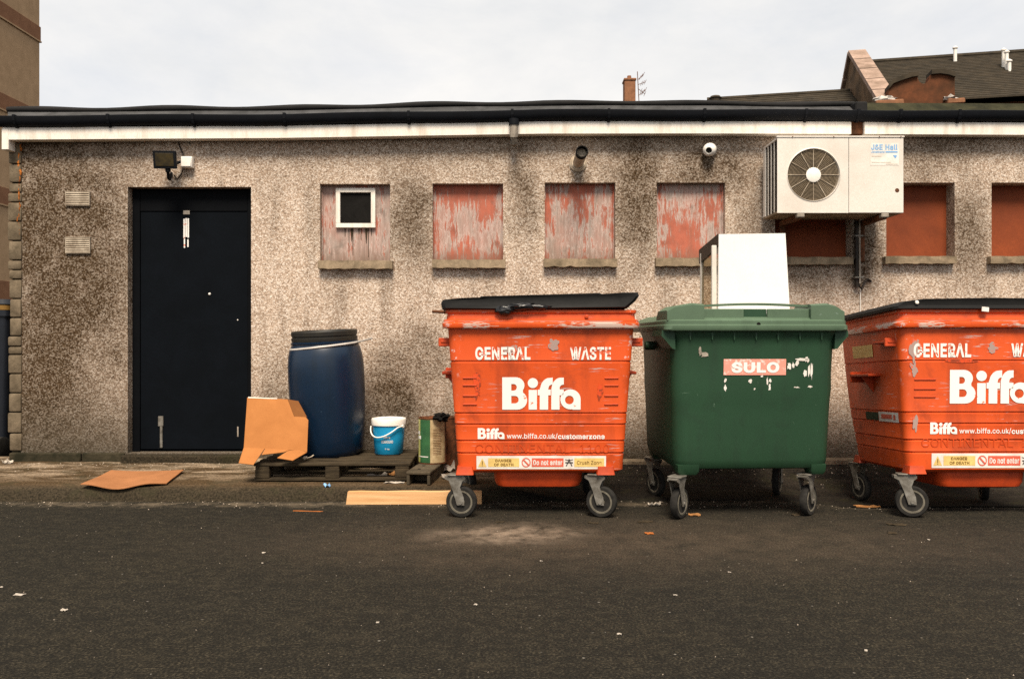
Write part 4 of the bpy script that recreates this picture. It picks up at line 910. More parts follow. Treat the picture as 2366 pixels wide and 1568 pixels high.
# --- the green plastic bin
BG = Vector((ux(1737, 5.03), 5.5, 0)); YAW = R(2.6)
bgn = thing('green_wheeled_bin', BG, 'dark green plastic wheeled bin with a white cabinet panel standing on its lid', 'wheeled bin', None, (0, 0, YAW))
def gz_(v): return vz(v, 5.03)
ZT_ = gz_(763); ZB_ = gz_(1086)
secs = [rrect(.455, -.38, .43, .08, ZB_-.004), rrect(.490, -.415, .46, .09, ZB_+.006), rrect(.500, -.428, .47, .09, ZB_+.03)]
for k in range(9):
    f = k/8; z = ZB_+.06+(ZT_-.10-ZB_-.06)*f; o = .004 if k == 5 else 0
    secs.append(rrect(.503+.024*f+o, -.432-.038*f-o, .475+.02*f, .085, z))
secs += [rrect(.532, -.475, .49, .08, ZT_-.05), rrect(.545, -.49, .50, .07, ZT_-.005), rrect(.58, -.51, .53, .05, ZT_)]
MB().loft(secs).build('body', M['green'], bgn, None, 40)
for k in range(7):
    x = -.42+.14*k; mb = MB(); mb.prism([(x-.007, ZT_-.005), (x+.007, ZT_-.005), (x+.003, ZT_-.06), (x-.003, ZT_-.06)], -.487, -.455); mb.build('rim_rib', M['green'], bgn)
for s in (-1, 1):
    mb = MB(); mb.prism([(s*.515, ZT_+.0), (s*.595, ZT_+.0), (s*.60, ZT_-.035), (s*.575, ZT_-.06), (s*.53, ZT_-.115), (s*.51, ZT_-.12)], -.47, -.20); mb.build('shoulder_gusset', M['green'], bgn)
    mb = MB(); mb.lathe([(.03, 0), (.03, .06), (.022, .065)], Matrix.Translation((s*.53, .05, ZT_-.10)) @ Matrix.Rotation(R(90*s), 4, 'Y'), 16); mb.build('trunnion', M['green'], bgn, None, 40)
lz0, lz1 = gz_(764), gz_(739); lz2 = gz_(701)
secs = [rrect(.585, -.515, .54, .05, lz0), rrect(.590, -.520, .545, .05, lz0+.008), rrect(.588, -.518, .543, .05, lz0+.035), rrect(.580, -.512, .54, .05, lz0+.040), rrect(.580, -.512, .54, .05, lz1-.006), rrect(.572, -.504, .535, .05, lz1),
        rrect(.545, -.46, .52, .07, lz1+.020), rrect(.50, -.40, .50, .08, lz1+.038), rrect(.40, -.30, .42, .08, lz1+.046)]
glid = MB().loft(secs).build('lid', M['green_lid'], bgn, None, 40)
for a, b_, mid in ((-.570, -.335, False), (.345, .560, False)):   # raised shoulders at the front of the lid
    mb = MB(); y0, y1 = -.500, -.20
    lo = a < 0
    prof = [(a, lz1-.004), (b_, lz1-.004), (b_, lz2-.004), ((a+b_)/2+(.04 if lo else -.04), lz2+.002), ((a+.05) if lo else a, lz2-.016 if lo else lz2-.004), (a, lz2-.045 if lo else lz2-.004)]
    if not lo: prof = [(a, lz1-.004), (b_, lz1-.004), (b_, lz2-.045), (b_-.05, lz2-.012), ((a+b_)/2+.0, lz2+.002), (a, lz2-.004)]
    mb.loft([[Vector((x, y0, lz1-.004+(z-lz1+.004)*.9)) for x, z in prof], [Vector((x, y0+.03, z)) for x, z in prof], [Vector((x, y1-.05, z)) for x, z in prof], [Vector((x, y1, lz1+(z-lz1)*.35)) for x, z in prof]]); mb.build('lid_shoulder', M['green_lid'], glid, None, 30)
mb = MB(); n = 12; poly = []
for k in range(n+1): x = -.335+.68*k/n; poly.append((x, lz2-.022+.012*math.sin(math.pi*k/n)))
poly += [(x, z+.014) for x, z in poly[::-1]]
mb.prism(poly, -.45, -.41); mb.build('lid_handle', M['green_lid'], glid)
for x0, x1 in ((-.334, -.075), (.075, .344)):
    mb = MB(); mb.box(x0, x1, -.475, -.455, lz1-.004, lz2-.034, .004); mb.build('lid_front_wall', M['green_lid'], glid)
mb = MB(); mb.box(-.0745, .0745, -.462, -.44, lz1-.004, lz2-.034, .004); mb.build('lid_pocket', M['green'], glid)
mb = MB(); mb.lathe([(.012, 0), (.012, .004), (.005, .005)], axis_matrix((0.005, -.512, gz_(749)), (0, -1, 0)), 12); mb.build('lock_hole', M['soot'], glid)
for x, w in ((-.415, .070), (.425, .050)):
    for wy in (-.36, .34):
        mb = MB(); mb.loft([rrect(w*.8, wy-.06, wy+.06, .015, .279, 2, x), rrect(w, wy-.07, wy+.07, .015, .30, 2, x), rrect(w*1.05, wy-.075, wy+.075, .015, ZB_+.03, 2, x)]); mb.build('castor_mount', M['green'], bgn, None, 35)
for (x, y), yw in zip(((-.468, -.40), (.395, -.34), (-.45, .34), (.45, .34)), (R(232), R(226), R(110), R(60))): castor(bgn, x, y, yw, M)
def gfront(z): f = (z-ZB_-.06)/(ZT_-.10-ZB_-.06); return -.432-.038*f
gd = lambda o: (lambda x, z: gfront(z)-o)
def GX(u): return ux(u-8, 5.04)-BG.x
def GZ(v): return vz(v, 5.04)
mb = MB(); rect_flat(mb, GX(1670), GX(1816), GZ(866), GZ(829), gd(.004)); stk = mb.build('red_sticker', M['pink_print'], bgn)
mb = MB(); text_flat(mb, 'SULO', GX(1688), GX(1800), GZ(861), GZ(836), gd(.006), .045); mb.build('sticker_lettering', M['white_worn'], stk)
def frag(u0, u1, v0, v1, seed, name='sticker_remnant', mat='white_print'):
    lp = []; cu, cv = (u0+u1)/2, (v0+v1)/2; mb = MB()
    for k in range(14):
        a = 2*math.pi*k/14; r = 1+.5*noise.noise(Vector((math.cos(a)*2+seed, math.sin(a)*2, seed)))*1.6
        lp.append((GX(cu+(u1-u0)/2*r*math.cos(a)), GZ(cv-(v1-v0)/2*r*math.sin(a))))
    curve_fill(mb, [lp], gd(.004)); mb.build(name, M[mat], bgn)
for k, e in enumerate(((1672, 1677, 873, 883), (1671, 1678, 888, 902), (1729, 1738, 876, 884), (1741, 1745, 896, 901), (1771, 1775, 872, 890), (1777, 1783, 874, 884), (1775, 1782, 887, 901), (1819, 1828, 838, 852), (1830, 1836, 838, 851), (1838, 1868, 827, 833),
                       (1838, 1846, 831, 846), (1861, 1870, 824, 836), (1868, 1873, 842, 868), (1857, 1866, 856, 869), (1874, 1879, 840, 873), (1836, 1848, 893, 896), (1868, 1878, 891, 896), (1757, 1763, 867, 871))): frag(*e, k*1.7+.3)
frag(1611, 1618, 800, 822, 40.1, 'scuff_mark', 'grey_pipe'); frag(1616, 1633, 814, 824, 41.7, 'scuff_mark', 'grey_pipe')

# ================================================================== WHITE CABINET PANEL UNIT ON THE GREEN BIN
zl = lz1+.040
YC = 5.40
def cab():
    b = Vector((ux(1735, YC), YC+.25, zl))
    t = thing('discarded_cabinet', b, 'discarded white cabinet with dark brown top edge and glass side on the green bin lid', 'cabinet')
    f = [pt(1660, 541, YC+.02), pt(1814, 539, YC+.02), pt(1825, 716, YC), pt(1659, 716, YC)]
    for p in f[2:]: p.z = zl-.006
    mb = MB(); mb.slab(f, .03)
    mb.build('front_panel', M['white_panel'], t, b)
    D = .52
    bl_t, bl_b = pt(1616, 578, YC+D+.03), pt(1616, 716, YC+D)
    bl_b.z = zl
    br_t, br_b = Vector((f[1].x-.004, YC+D, bl_t.z)), Vector((f[2].x-.004, YC+D, zl))
    mb = MB(); mb.slab([f[0]+Vector((0, .035, 0)), f[1]+Vector((0, .035, 0)), br_t, bl_t], -.03); mb.build('top_panel', M['brown_trim'], t, b)
    e0 = f[0]+Vector((-.002, .03, .002)); e1 = bl_t+Vector((-.002, 0, .002))
    mb = MB(); mb.slab([e0+Vector((-.004, -.028, 0)), e1+Vector((-.004, 0, 0)), e1+Vector((-.004, 0, -.105)), e0+Vector((-.004, -.028, -.085))], -.018); mb.build('top_edge_trim', M['brown_trim'], t, b)
    mb = MB(); mb.box(-.012, .012, -.012, .012, 0, 1, 0, Matrix.Translation(bl_b+Vector((.012, -.02, 0))) @ Matrix.Diagonal((1, 1, bl_t.z-zl-.03, 1))); mb.build('corner_post', M['ac_white'], t, b)
    mb = MB(); mb.box(f[3].x-.036, f[3].x-.004, YC+.026, YC+.052, zl-.004, f[0].z-.075, .003); mb.build('side_strip', M['ac_white'], t, b)
    mb = MB(); mb.slab([f[0]+Vector((.008, .09, -.08)), bl_t+Vector((.008, -.035, -.08)), bl_b+Vector((.008, -.035, 0)), f[3]+Vector((.008, .09, 0))], .004); mb.build('glass_side', M['glass'], t, b)
    mb = MB(); mb.slab([br_t+Vector((0, -.03, -.03)), f[1]+Vector((-.002, .04, -.03)), f[2]+Vector((-.002, .04, 0)), br_b+Vector((0, -.03, 0))], .012); mb.build('side_panel', M['white_panel'], t, b)
    mb = MB(); mb.box(f[3].x+.01, f[2].x-.015, YC+.04, YC+D-.03, zl-.004, zl+.012); mb.build('bottom_panel', M['brown_trim'], t, b)
cab()

# ================================================================== PALLET, DRUM, BUCKET, TINS, CARDBOARD, PLANK
PY0, PY1 = 5.84, 6.56; PX0, PX1 = ux(585, PY0), ux(945, PY0)
PZ = pave_h(-1.3, 6.1)+.002; PH = .130
pal = thing('pallet', ((PX0+PX1)/2, (PY0+PY1)/2, PZ), 'dark weathered wooden pallet carrying the blue drum and the cyan bucket', 'pallet', None, (0, 0, R(1.0)))
hx, hy = (PX1-PX0)/2, (PY1-PY0)/2
for k in range(5):
    y = -hy+.055+(2*hy-.11)*k/4; w = .055 if k % 2 == 0 else .045
    mb = MB(); mb.box(-hx+random.uniform(-.008, .006), hx+random.uniform(-.006, .008), y-w, y+w, PH-.022, PH+random.uniform(-.002, .003), .004); mb.build('deck_board', M['wood_dark'], pal)
for k in range(3):
    x = -hx+.06+(2*hx-.12)*k/2
    mb = MB(); mb.box(x-.05, x+.05, -hy+.003, hy-.003, PH-.042, PH-.023, .003); mb.build('cross_board', M['wood_dark'], pal)
    for j in range(3):
        y = -hy+.06+(2*hy-.12)*j/2; mb = MB(); mb.box(x-.052, x+.052, y-.058, y+.058, .021, PH-.043, .004); mb.build('pallet_block', M['wood_dark'], pal)
for j in range(3):
    y = -hy+.06+(2*hy-.12)*j/2; mb = MB(); mb.box(-hx, hx, y-.056, y+.056, 0, .020, .003); mb.build('bottom_board', M['wood_dark'], pal)
ZP = PZ+PH
# blue drum
DY = 6.36; dc = Vector((ux(763, DY), DY, ZP-.008))
dr = thing('drum', dc, 'blue plastic drum with black lid and loose metal ring on the pallet', 'drum', None, (R(2.6), R(-2.2), 0))
HD = vz(760, DY)-ZP
k_ = DY/FPX
def rr_(du): return du*k_/2
prof = [(0, .012), (.20, .006), (.225, 0), (.245, .012), (.262, .05), (.278, .16), (.290, .34), (.2955, .48), (.297, .60), (.295, .70), (.287, .78), (.275, .83), (.262, .858), (.256, .868), (.262, .874), (.262, .886), (.252, .890), (.250, .90)]
s = (HD-.075)/.90; prof = [(r, h*s) for r, h in prof]
mb = MB(); mb.lathe(prof, Matrix(), 56); mb.build('shell', M['blue'], dr, None, 50)
z0 = prof[-1][1]
mb = MB(); mb.lathe([(.246, z0-.01), (.256, z0-.005), (.258, z0+.018), (.250, z0+.022), (.250, z0+.032), (.256, z0+.036), (.257, z0+.066), (.250, z0+.074), (.236, z0+.074), (.226, z0+.05), (.12, z0+.046), (0, z0+.047)], Matrix(), 56); mb.build('lid', M['drum_lid'], dr, None, 40)
mb = MB(); pts = []
zc = vz(796, DY-.25)-ZP
for k in range(41):
    a = R(-200+k*270/40); x, y = .268*math.cos(a), .268*math.sin(a); pts.append((x, y, zc+.020*x/.268))
pts2 = pts+[]
mb.tube(pts2, .009, 8); mb.tube([(.262, -.06, zc+.020), (.30, -.10, zc+.028), (.40, -.16, zc+.050)], .0065, 8); mb.build('clamp_ring', M['lead'], dr, None, 50)
# cyan bucket
by = 6.36; bc = Vector((ux(898, by), by, ZP-.001)); bk = thing('bucket', bc, 'small cyan plastic bucket with white lid and wire-thin white handle on the pallet', 'bucket')
k_ = by/FPX; Hb = vz(975, by-.13)-bc.z
mb = MB(); mb.lathe([(0, .004), (.105, .0), (.112, .006), (.122, Hb*.55), (.128, Hb*.93), (.128, Hb)], Matrix(), 40); mb.build('tub', M['cyan'], bk, None, 50)
mb = MB(); mb.lathe([(.128, Hb-.035), (.136, Hb-.030), (.138, Hb+.012), (.134, Hb+.020), (.126, Hb+.021), (.122, Hb+.014), (0, Hb+.014)], Matrix(), 40); mb.build('lid', M['white_plastic'], bk, None, 40)
mb = MB(); pts = []
for k in range(21):
    a = R(-182+k*150/20); f = k/20; pts.append((.143*math.cos(a), .143*math.sin(a), Hb-.045-.105*math.sin(math.pi*min(1, f*1.15)*.9)*(1-.35*f)+.03*f))
mb.tube(pts, .0055, 8); mb.lathe([(.014, 0), (.012, .008)], axis_matrix(pts[-1], (pts[-1][0], pts[-1][1], 0)), 10); mb.build('handle', M['white_plastic'], bk, None, 50)
dep = lambda x, z: -math.sqrt(max(0, (.1135+.0145*min(1, z/(Hb*.93)))**2-x*x))-.0022
mb = MB(); text_flat(mb, 'Fibre', -.020, .030, Hb*.50, Hb*.585, dep, .03); text_flat(mb, 'COMPOUND', -.040, .050, Hb*.36, Hb*.45, dep, .02); text_flat(mb, '5 kg', -.012, .022, Hb*.16, Hb*.21, dep, .02); mb.build('label_print', M['white_print'], bk)
# hollow timber runner with the tins behind it
Y0 = 5.72; hw = .086; zb = pave_h(-.66, 5.9)+.001
run = thing('timber_runner', (ux(966, Y0), Y0, zb), 'short grey hollow timber runner with open end beside the pallet', 'timber block', None, (0, 0, -R(6.5)))
for x0, x1 in ((-hw, -hw+.022), (hw-.022, hw)):
    mb = MB(); mb.box(x0, x1, 0, .70, .0, .072, .004); mb.build('side_rail', M['wood_grey'], run)
mb = MB(); mb.box(-hw-.003, hw+.003, -.004, .33, .0725, .095, .005); mb.build('top_board', M['wood_grey'], run)
mb = MB(); mb.box(-hw, hw+.002, .338, .70, .0725, .093, .005); mb.build('top_board', M['wood_grey'], run)
mb = MB(); mb.box(-hw+.023, hw-.023, .16, .22, 0, .0715, .004); mb.build('spacer_block', M['wood_grey'], run)
for q_ in (.12, .27):
    mb = MB(); mb.lathe([(.014, 0), (.014, .002)], Matrix.Translation((-.02, q_, .0945)), 12); mb.build('bolt_hole', M['soot'], run)
zt = zb+.093
ty = 6.16; tcn = Vector((ux(999, ty), ty, zt))
def tin(name, c, r, h, label, mats, grp=None):
    t = thing(name, c, label, 'tin', grp)
    mb = MB(); mb.lathe([(0, .004), (r-.004, .003), (r, 0), (r+.002, .004), (r, .008), (r, h-.008), (r+.003, h-.005), (r+.003, h), (r-.004, h), (r-.006, h-.02), (r-.008, h-.03), (0, h-.032)], Matrix(), 36); mb.build('can', mats, t, None, 40); return t
Ht = vz(966, ty-.1)-zt
tn = tin('paint_tin', tcn, .106, Ht, 'tall open tin with green and cream label beside the cyan bucket', M['rusty'])
def wrap(name, a0, a1, z0, z1, mat, r=.1078):
    mb = MB(); n = 14; vs = []
    for k in range(n+1): a = R(a0+(a1-a0)*k/n); vs += [(r*math.cos(a), r*math.sin(a), z0), (r*math.cos(a), r*math.sin(a), z1)]
    mb.add(vs, [(2*k, 2*k+2, 2*k+3, 2*k+1) for k in range(n)]); return mb.build(name, mat, tn)
M['tin_green'] = simple('green_tin_print', (0.035, 0.13, 0.045), (0.02, 0.075, 0.028), 12, 0.45, 0.4); M['tin_lime'] = simple('lime_tin_print', (0.50, 0.48, 0.14), (0.36, 0.34, 0.10), 12, 0.45, 0.4); M['tin_cream'] = simple('cream_tin_print', (0.58, 0.45, 0.26), (0.34, 0.24, 0.12), 22, 0.5, 0.35)
wrap('green_label', 216, 266, .012, Ht-.012, M['tin_green']); wrap('lime_band', 165, 215.8, .012, Ht-.012, M['tin_lime']); wrap('cream_label', 266.2, 335, .012, Ht-.012, M['tin_cream'])
mb = MB(); r = .109
for a0, a1, z0, z1 in ((200, 222, .19, .215), (196, 214, .225, .25), (205, 258, .055, .062)):
    vs = []
    for k in range(7): a = R(a0+(a1-a0)*k/6); vs += [(r*math.cos(a), r*math.sin(a), z0), (r*math.cos(a), r*math.sin(a), z1)]
    mb.add(vs, [(2*k, 2*k+2, 2*k+3, 2*k+1) for k in range(6)])
mb.build('label_marks', M['white_print'], tn)
mb = MB()
for k in range(16):
    z = Ht*.75-k*.0125
    if z < .03: break
    vs = []
    for i in range(5): a = R(278+36*i/4); vs += [(r*math.cos(a), r*math.sin(a), z), (r*math.cos(a), r*math.sin(a), z+.004)]
    mb.add(vs, [(2*i, 2*i+2, 2*i+3, 2*i+1) for i in range(4)])
mb.build('small_print', M['rusty'], tn)
t2c = Vector((ux(1031, 6.38), 6.40, pave_h(-.5, 6.4)+.0)); tin('rusty_tin', t2c, .10, vz(965, 6.3)-t2c.z, 'plain rusty brown tin behind the green and cream tin', M['rusty'])
mb = MB(); lump(mb, tuple(pt(1019, 962, 6.05)), .052, .05, .030, .6, 2.8, 9); tag(mb.build('rag', M['soot'], None, None, 60), 'black crumpled rag lying on the rim of the open tin', 'rag')
# folded cardboard box leaning on the drum and pallet
cbx = thing('cardboard_box', pt(640, 1060, 5.82), 'flattened brown cardboard box propped upright against the drum', 'cardboard box'); cb0 = pt(640, 1060, 5.82)
ya, yb_ = 5.80, 6.02                                          # foot and head distances of the leaning sheet
def cp(u, v, dy=0): k = (1068-v)/150; return pt(u, v, ya+(yb_-ya)*k+dy)
mb = MB(); mb.slab([cp(571, 918, .02), cp(617, 920), cp(613, 1036), cp(563, 1034, .02)], .006); mb.build('left_panel', M['card'], cbx, cb0)
mb = MB(); mb.slab([cp(616.4, 919.6), cp(664, 922, .03), cp(679, 962, .03), cp(706, 963, .045), cp(712, 970, .045), cp(709, 1043, .045), cp(690, 1040, .03), cp(612.4, 1036)], .006); mb.build('right_panel', M['card'], cbx, cb0)
mb = MB(); mb.slab([cp(664, 922, .036), cp(689, 926, .05), cp(709, 963, .055), cp(679, 962, .036)], .006); mb.build('inner_flap', M['card_shade'], cbx, cb0)
mb = MB(); mb.slab([cp(563, 1033, .018), cp(611, 1035.5, -.002), cp(585, 1073, -.07), cp(551, 1069, -.06)], .005); mb.build('left_bottom_flap', M['card'], cbx, cb0)
mb = MB(); mb.slab([cp(612.5, 1035.3, -.002), cp(668, 1039, -.004), cp(655, 1044, -.012), cp(604, 1050, -.03)], .005); mb.build('bottom_crease', M['card'], cbx, cb0)
mb = MB(); mb.slab([cp(666, 1040, .0), cp(690, 1039, .02), cp(709, 1044, .04), cp(676, 1063, -.06), cp(640, 1057, -.06)], .005); mb.build('right_bottom_flap', M['card'], cbx, cb0)
mb = MB(); mb.slab([cp(573, 916.3, .016), cp(616, 918.4, -.002), cp(640, 919.4, .01), cp(640, 921.2, .01), cp(616, 920.6, -.002), cp(573, 919, .016)], .003); mb.build('tape', M['tape'], cbx, cb0)
# flat sheet of cardboard on the pavement
mb = MB(); n = 16; rows = []
def sheet(f, g):                                              # f along the length, g across
    A, B_, C_, D_ = (186, 1119), (405, 1118), (425, 1087), (257, 1089)
    u = (A[0]*(1-f)+(350 if False else B_[0]-20)*f)*(1-g)+(D_[0]*(1-f)+C_[0]*f)*g
    v = (A[1]*(1-f)+1113*f)*(1-g)+(D_[1]*(1-f)+C_[1]*f)*g
    if g == 0: v += 3*math.sin(f*math.pi)*1.2
    y = (EYE-.115)*FPX/(v-CV); x = ux(u, y); return Vector((x, y, pave_h(x, y)+.014+.012*math.sin(f*9+1)*(1-g)+.010*(f-.5)**2*4))
top = [[sheet(i/n, j/6) for i in range(n+1)] for j in range(7)]
N = n+1; vs = [p for r_ in top for p in r_]; vb = [p-Vector((0, 0, .006)) for p in vs]
fs = [(j*N+i, j*N+i+1, (j+1)*N+i+1, (j+1)*N+i) for j in range(6) for i in range(n)]; nn = len(vs)
fs += [tuple(k+nn for k in f[::-1]) for f in fs]
per = [i for i in range(n)]+[j*N+n for j in range(6)]+[6*N+i for i in range(n, 0, -1)]+[j*N for j in range(6, 0, -1)]
fs += [(per[k], per[(k+1) % len(per)], per[(k+1) % len(per)]+nn, per[k]+nn) for k in range(len(per))]
mb.add(vs+vb, fs); tag(mb.build('cardboard_sheet', M['card_flat'], None, None, 40), 'flat brown cardboard sheet lying on the pavement in front of the door', 'cardboard')
# pale plank in the gutter
py = 5.50; mb = MB(); n = 10; secs = []
for k in range(n+1):
    f = k/n; u = 801+(1112-801)*f; x = ux(u, py); z1 = .088+.002*math.sin(k*1.7); sl = .006 if k == 0 else 0
    yy = py+.02*f
    secs.append([Vector((x-.006*(k == 0), yy, .001)), Vector((x+sl, yy-.002, z1)), Vector((x+sl, yy+.045, z1)), Vector((x, yy+.045, .001))])
mb.loft(secs); tag(mb.build('plank', M['pine'], None, None), 'pale new pine plank lying on edge against the kerb behind the castor', 'plank')

# ================================================================== LITTER
def ground(u, v, h=0.0):
    y = EYE*FPX/(v-CV)
    if y > KERB: y = (EYE-.105)*FPX/(v-CV); y = max(y, KERB+.02); y = min(y, WY-.12); x = ux(u, y); return Vector((x, y, pave_h(x, y)+h))
    x = ux(u, y); return Vector((x, y, dip(x, y)+h))
def scrap(name, u, v, w, d, mat, label, cat, group=None, curl=.3, seed=0, rot=0.0, hz=None):
    p = ground(u, v); mb = MB(); n = 5; rnd = random.Random(seed); vs = []
    for j in range(n+1):
        for i in range(n+1):
            a, c = i/n-.5, j/n-.5
            q = noise.noise(Vector((a*3+seed, c*3, seed)))
            x, y = a*w*(1+.3*q), c*d*(1+.3*noise.noise(Vector((c*3, a*3, seed+5))))
            z = .004+abs(q)*curl*min(w, d)+(hz or 0)*(.5-abs(c))
            xx, yy = x*math.cos(rot)-y*math.sin(rot), x*math.sin(rot)+y*math.cos(rot); vs.append(Vector((xx, yy, z)))
    fs = [(j*(n+1)+i, j*(n+1)+i+1, (j+1)*(n+1)+i+1, (j+1)*(n+1)+i) for j in range(n) for i in range(n)]
    nn = len(vs); vs += [q-Vector((0, 0, .003)) for q in vs]; fs += [tuple(k+nn for k in f[::-1]) for f in fs]; N = n+1
    per = [i for i in range(n)]+[j*N+n for j in range(n)]+[n*N+i for i in range(n, 0, -1)]+[j*N for j in range(n, 0, -1)]
    fs += [(per[k], per[(k+1) % len(per)], per[(k+1) % len(per)]+nn, per[k]+nn) for k in range(len(per))]
    mb.add(vs, fs); ob = mb.build(name, mat, None, None, 60); ob.location = p; return tag(ob, label, cat, group)
scrap('crumpled_paper', 1512, 1168, .085, .05, M['paper'], 'crumpled white paper on the road between the orange and green bins', 'litter', None, 1.1, 3)
scrap('dead_leaf', 1604, 1191, .075, .05, M['leaf'], 'brown dead leaf on the asphalt beside the green bin left castor', 'leaf', None, .4, 5)
scrap('dead_leaf', 2004, 1160, .16, .06, M['leaf'], 'long brown dead leaf on the asphalt between green bin and end orange bin', 'leaf', None, .5, 8)
scrap('orange_peel', 1500, 1233, .05, .035, M['orange_bit'], 'bright orange scrap lying on the open asphalt', 'litter', None, .3, 9)
scrap('wood_splinter', 712, 1181, .19, .012, M['orange_bit'], 'thin orange brown wood splinter on the road before the plank', 'splinter', None, .2, 11, -.12)
scrap('white_pebble', 148, 1410, .026, .018, M['paper'], 'bright white pebble on the open asphalt', 'pebble', None, .6, 12)
scrap('paper_strip', 45, 1374, .045, .02, M['paper'], 'flat pale paper strip on the open asphalt', 'litter', None, .2, 13)
scrap('flattened_wrapper', 755, 1143, .05, .05, M['blue_print'], 'blue and white wrapper in the gutter beside the plank', 'litter', None, 1.2, 14)
scrap('plastic_strip', 765, 1156, .05, .012, M['white_plastic'], 'white plastic strip in the gutter beneath the wrapper', 'litter', None, .5, 15, -.5)
scrap('white_litter', 18, 1068, .06, .06, M['paper'], 'crumpled white litter at the foot of the wall corner', 'litter', None, .9, 16)
scrap('torn_polythene', 1033, 1088, .10, .14, M['paper'], 'torn white polythene beside the timber runner', 'litter', None, .8, 17, .4, .05)
scrap('torn_polythene', 1040, 1102, .12, .07, M['paper'], 'ragged white plastic on the pavement by the orange bin castor', 'litter', None, .8, 19, .2, .02)
scrap('plastic_wrapper', 872, 1102, .14, .07, M['grey_pipe'], 'crumpled grey plastic wrapper inside the pallet front opening', 'litter', None, 1.1, 21)
scrap('brown_wrapper', 905, 1100, .06, .06, M['leaf'], 'crumpled brown wrapper inside the pallet front opening', 'litter', None, 1.2, 22)
scrap('paper_shreds', 910, 1112, .14, .03, M['paper'], 'white paper shreds in front of the pallet right end', 'litter', None, .6, 23)
p = pt(699, 1058, 6.0); mb = MB(); lump(mb, (p.x+.02, 6.0, ZP+.014), .018, .016, .014, .3, 2, 4, 10, 7)
mb.tube([(p.x+.03, 6.0, ZP+.012), (p.x+.06, 6.02, ZP+.02), (p.x+.075, 6.03, ZP+.032)], .005, 6); tag(mb.build('cream_knob', M['cream_pipe'], None, None, 60), 'small cream knob with stalk lying on the pallet beside the cardboard', 'litter')
rnd = random.Random(5)
for k, (u, v) in enumerate(((3, 1357), (609, 1277), (606, 1301), (1099, 1397), (872, 1438), (1250, 1296), (2145, 1247), (2000, 1503), (1685, 1322), (1560, 1375), (1430, 1465))):
    scrap('paper_fleck', u, v, rnd.uniform(.008, .018), rnd.uniform(.006, .012), M['paper'], 'tiny pale paper fleck on the dark asphalt', 'litter', 'paper flecks on the asphalt', .4, 30+k, rnd.uniform(-.6, .6))
for k, (u, v) in enumerate(((1490, 1206), (1840, 1190), (2070, 1212), (1370, 1208), (1155, 1206), (2060, 1232))):
    scrap('dark_leaf', u, v, rnd.uniform(.05, .10), rnd.uniform(.02, .04), M['wood_dark'], 'dark rotted leaf flattened on the asphalt in front of the bins', 'leaf', 'rotted leaves before the bins', .3, 60+k, rnd.uniform(-.4, .4))
# grit that nobody could count
mb = MB(); rnd = random.Random(3)
def bit(p, s):
    vs = [p+Vector((rnd.uniform(-s, s), rnd.uniform(-s, s), 0)) for _ in range(3)]+[p+Vector((rnd.uniform(-s, s)*.4, rnd.uniform(-s, s)*.4, s*rnd.uniform(.4, 1.0)))]
    mb.add(vs, [(0, 1, 2), (0, 1, 3), (1, 2, 3), (2, 0, 3)])
for _ in range(1500):
    x = rnd.uniform(-5, 3.8); y = WY-.1-abs(rnd.gauss(0, .20))
    if y < KERB+.02: continue
    bit(Vector((x, y, pave_h(x, y)-.001)), rnd.choice((.004, .005, .007, .010)))
for _ in range(700):
    x = rnd.uniform(-5, 4.5); y = KERB-.05-abs(rnd.gauss(0, .12)); bit(Vector((x, y, dip(x, y)+.001)), rnd.choice((.004, .005, .007)))
for _ in range(420):
    x = rnd.uniform(-4, 4); y = rnd.uniform(2.3, 5.3); bit(Vector((x, y, dip(x, y)+.001)), rnd.choice((.0025, .003, .004, .005)))
tag(mb.build('grit', M['grit']), 'pale loose grit scattered on the road and along the wall', 'grit', None, 'stuff')

# ================================================================== DARK BIN BEYOND THE CORNER
Y = 7.3; bx1 = ux(19, Y)
b = Vector((bx1-.32, Y+.35, 0)); t = thing('dark_wheeled_bin', b, 'dark navy wheeled bin half hidden beyond the stone wall corner', 'wheeled bin')
zt_ = vz(716, Y)
mb = MB(); mb.loft([rrect(.25, -.30, .30, .05, .09), rrect(.31, -.35, .35, .05, zt_-.06), rrect(.325, -.365, .365, .05, zt_-.055), rrect(.325, -.365, .365, .05, zt_)]); mb.build('body', M['navy'], t, None, 35)
mb = MB(); mb.loft([rrect(.328, -.37, .37, .05, zt_+.045), rrect(.33, -.375, .37, .05, zt_+.055), rrect(.30, -.34, .35, .06, zt_+.10)]); lidn = mb.build('lid', M['navy'], t, None, 35)
mb = MB(); mb.loft([rrect(.326, -.368, .37, .05, zt_+.001), rrect(.327, -.369, .37, .05, zt_+.044)]); mb.build('rim', M['brown_print'], t, None, 35)
for x in (-.27, .27):
    mb = MB(); mb.lathe([(0, -.03), (.10, -.03), (.125, -.02), (.125, .02), (.10, .03), (0, .03)], Matrix.Translation((x, -.37, .125)) @ Matrix.Rotation(R(90), 4, 'Y') , 28); mb.build('wheel', M['tyre'], t, None, 40)

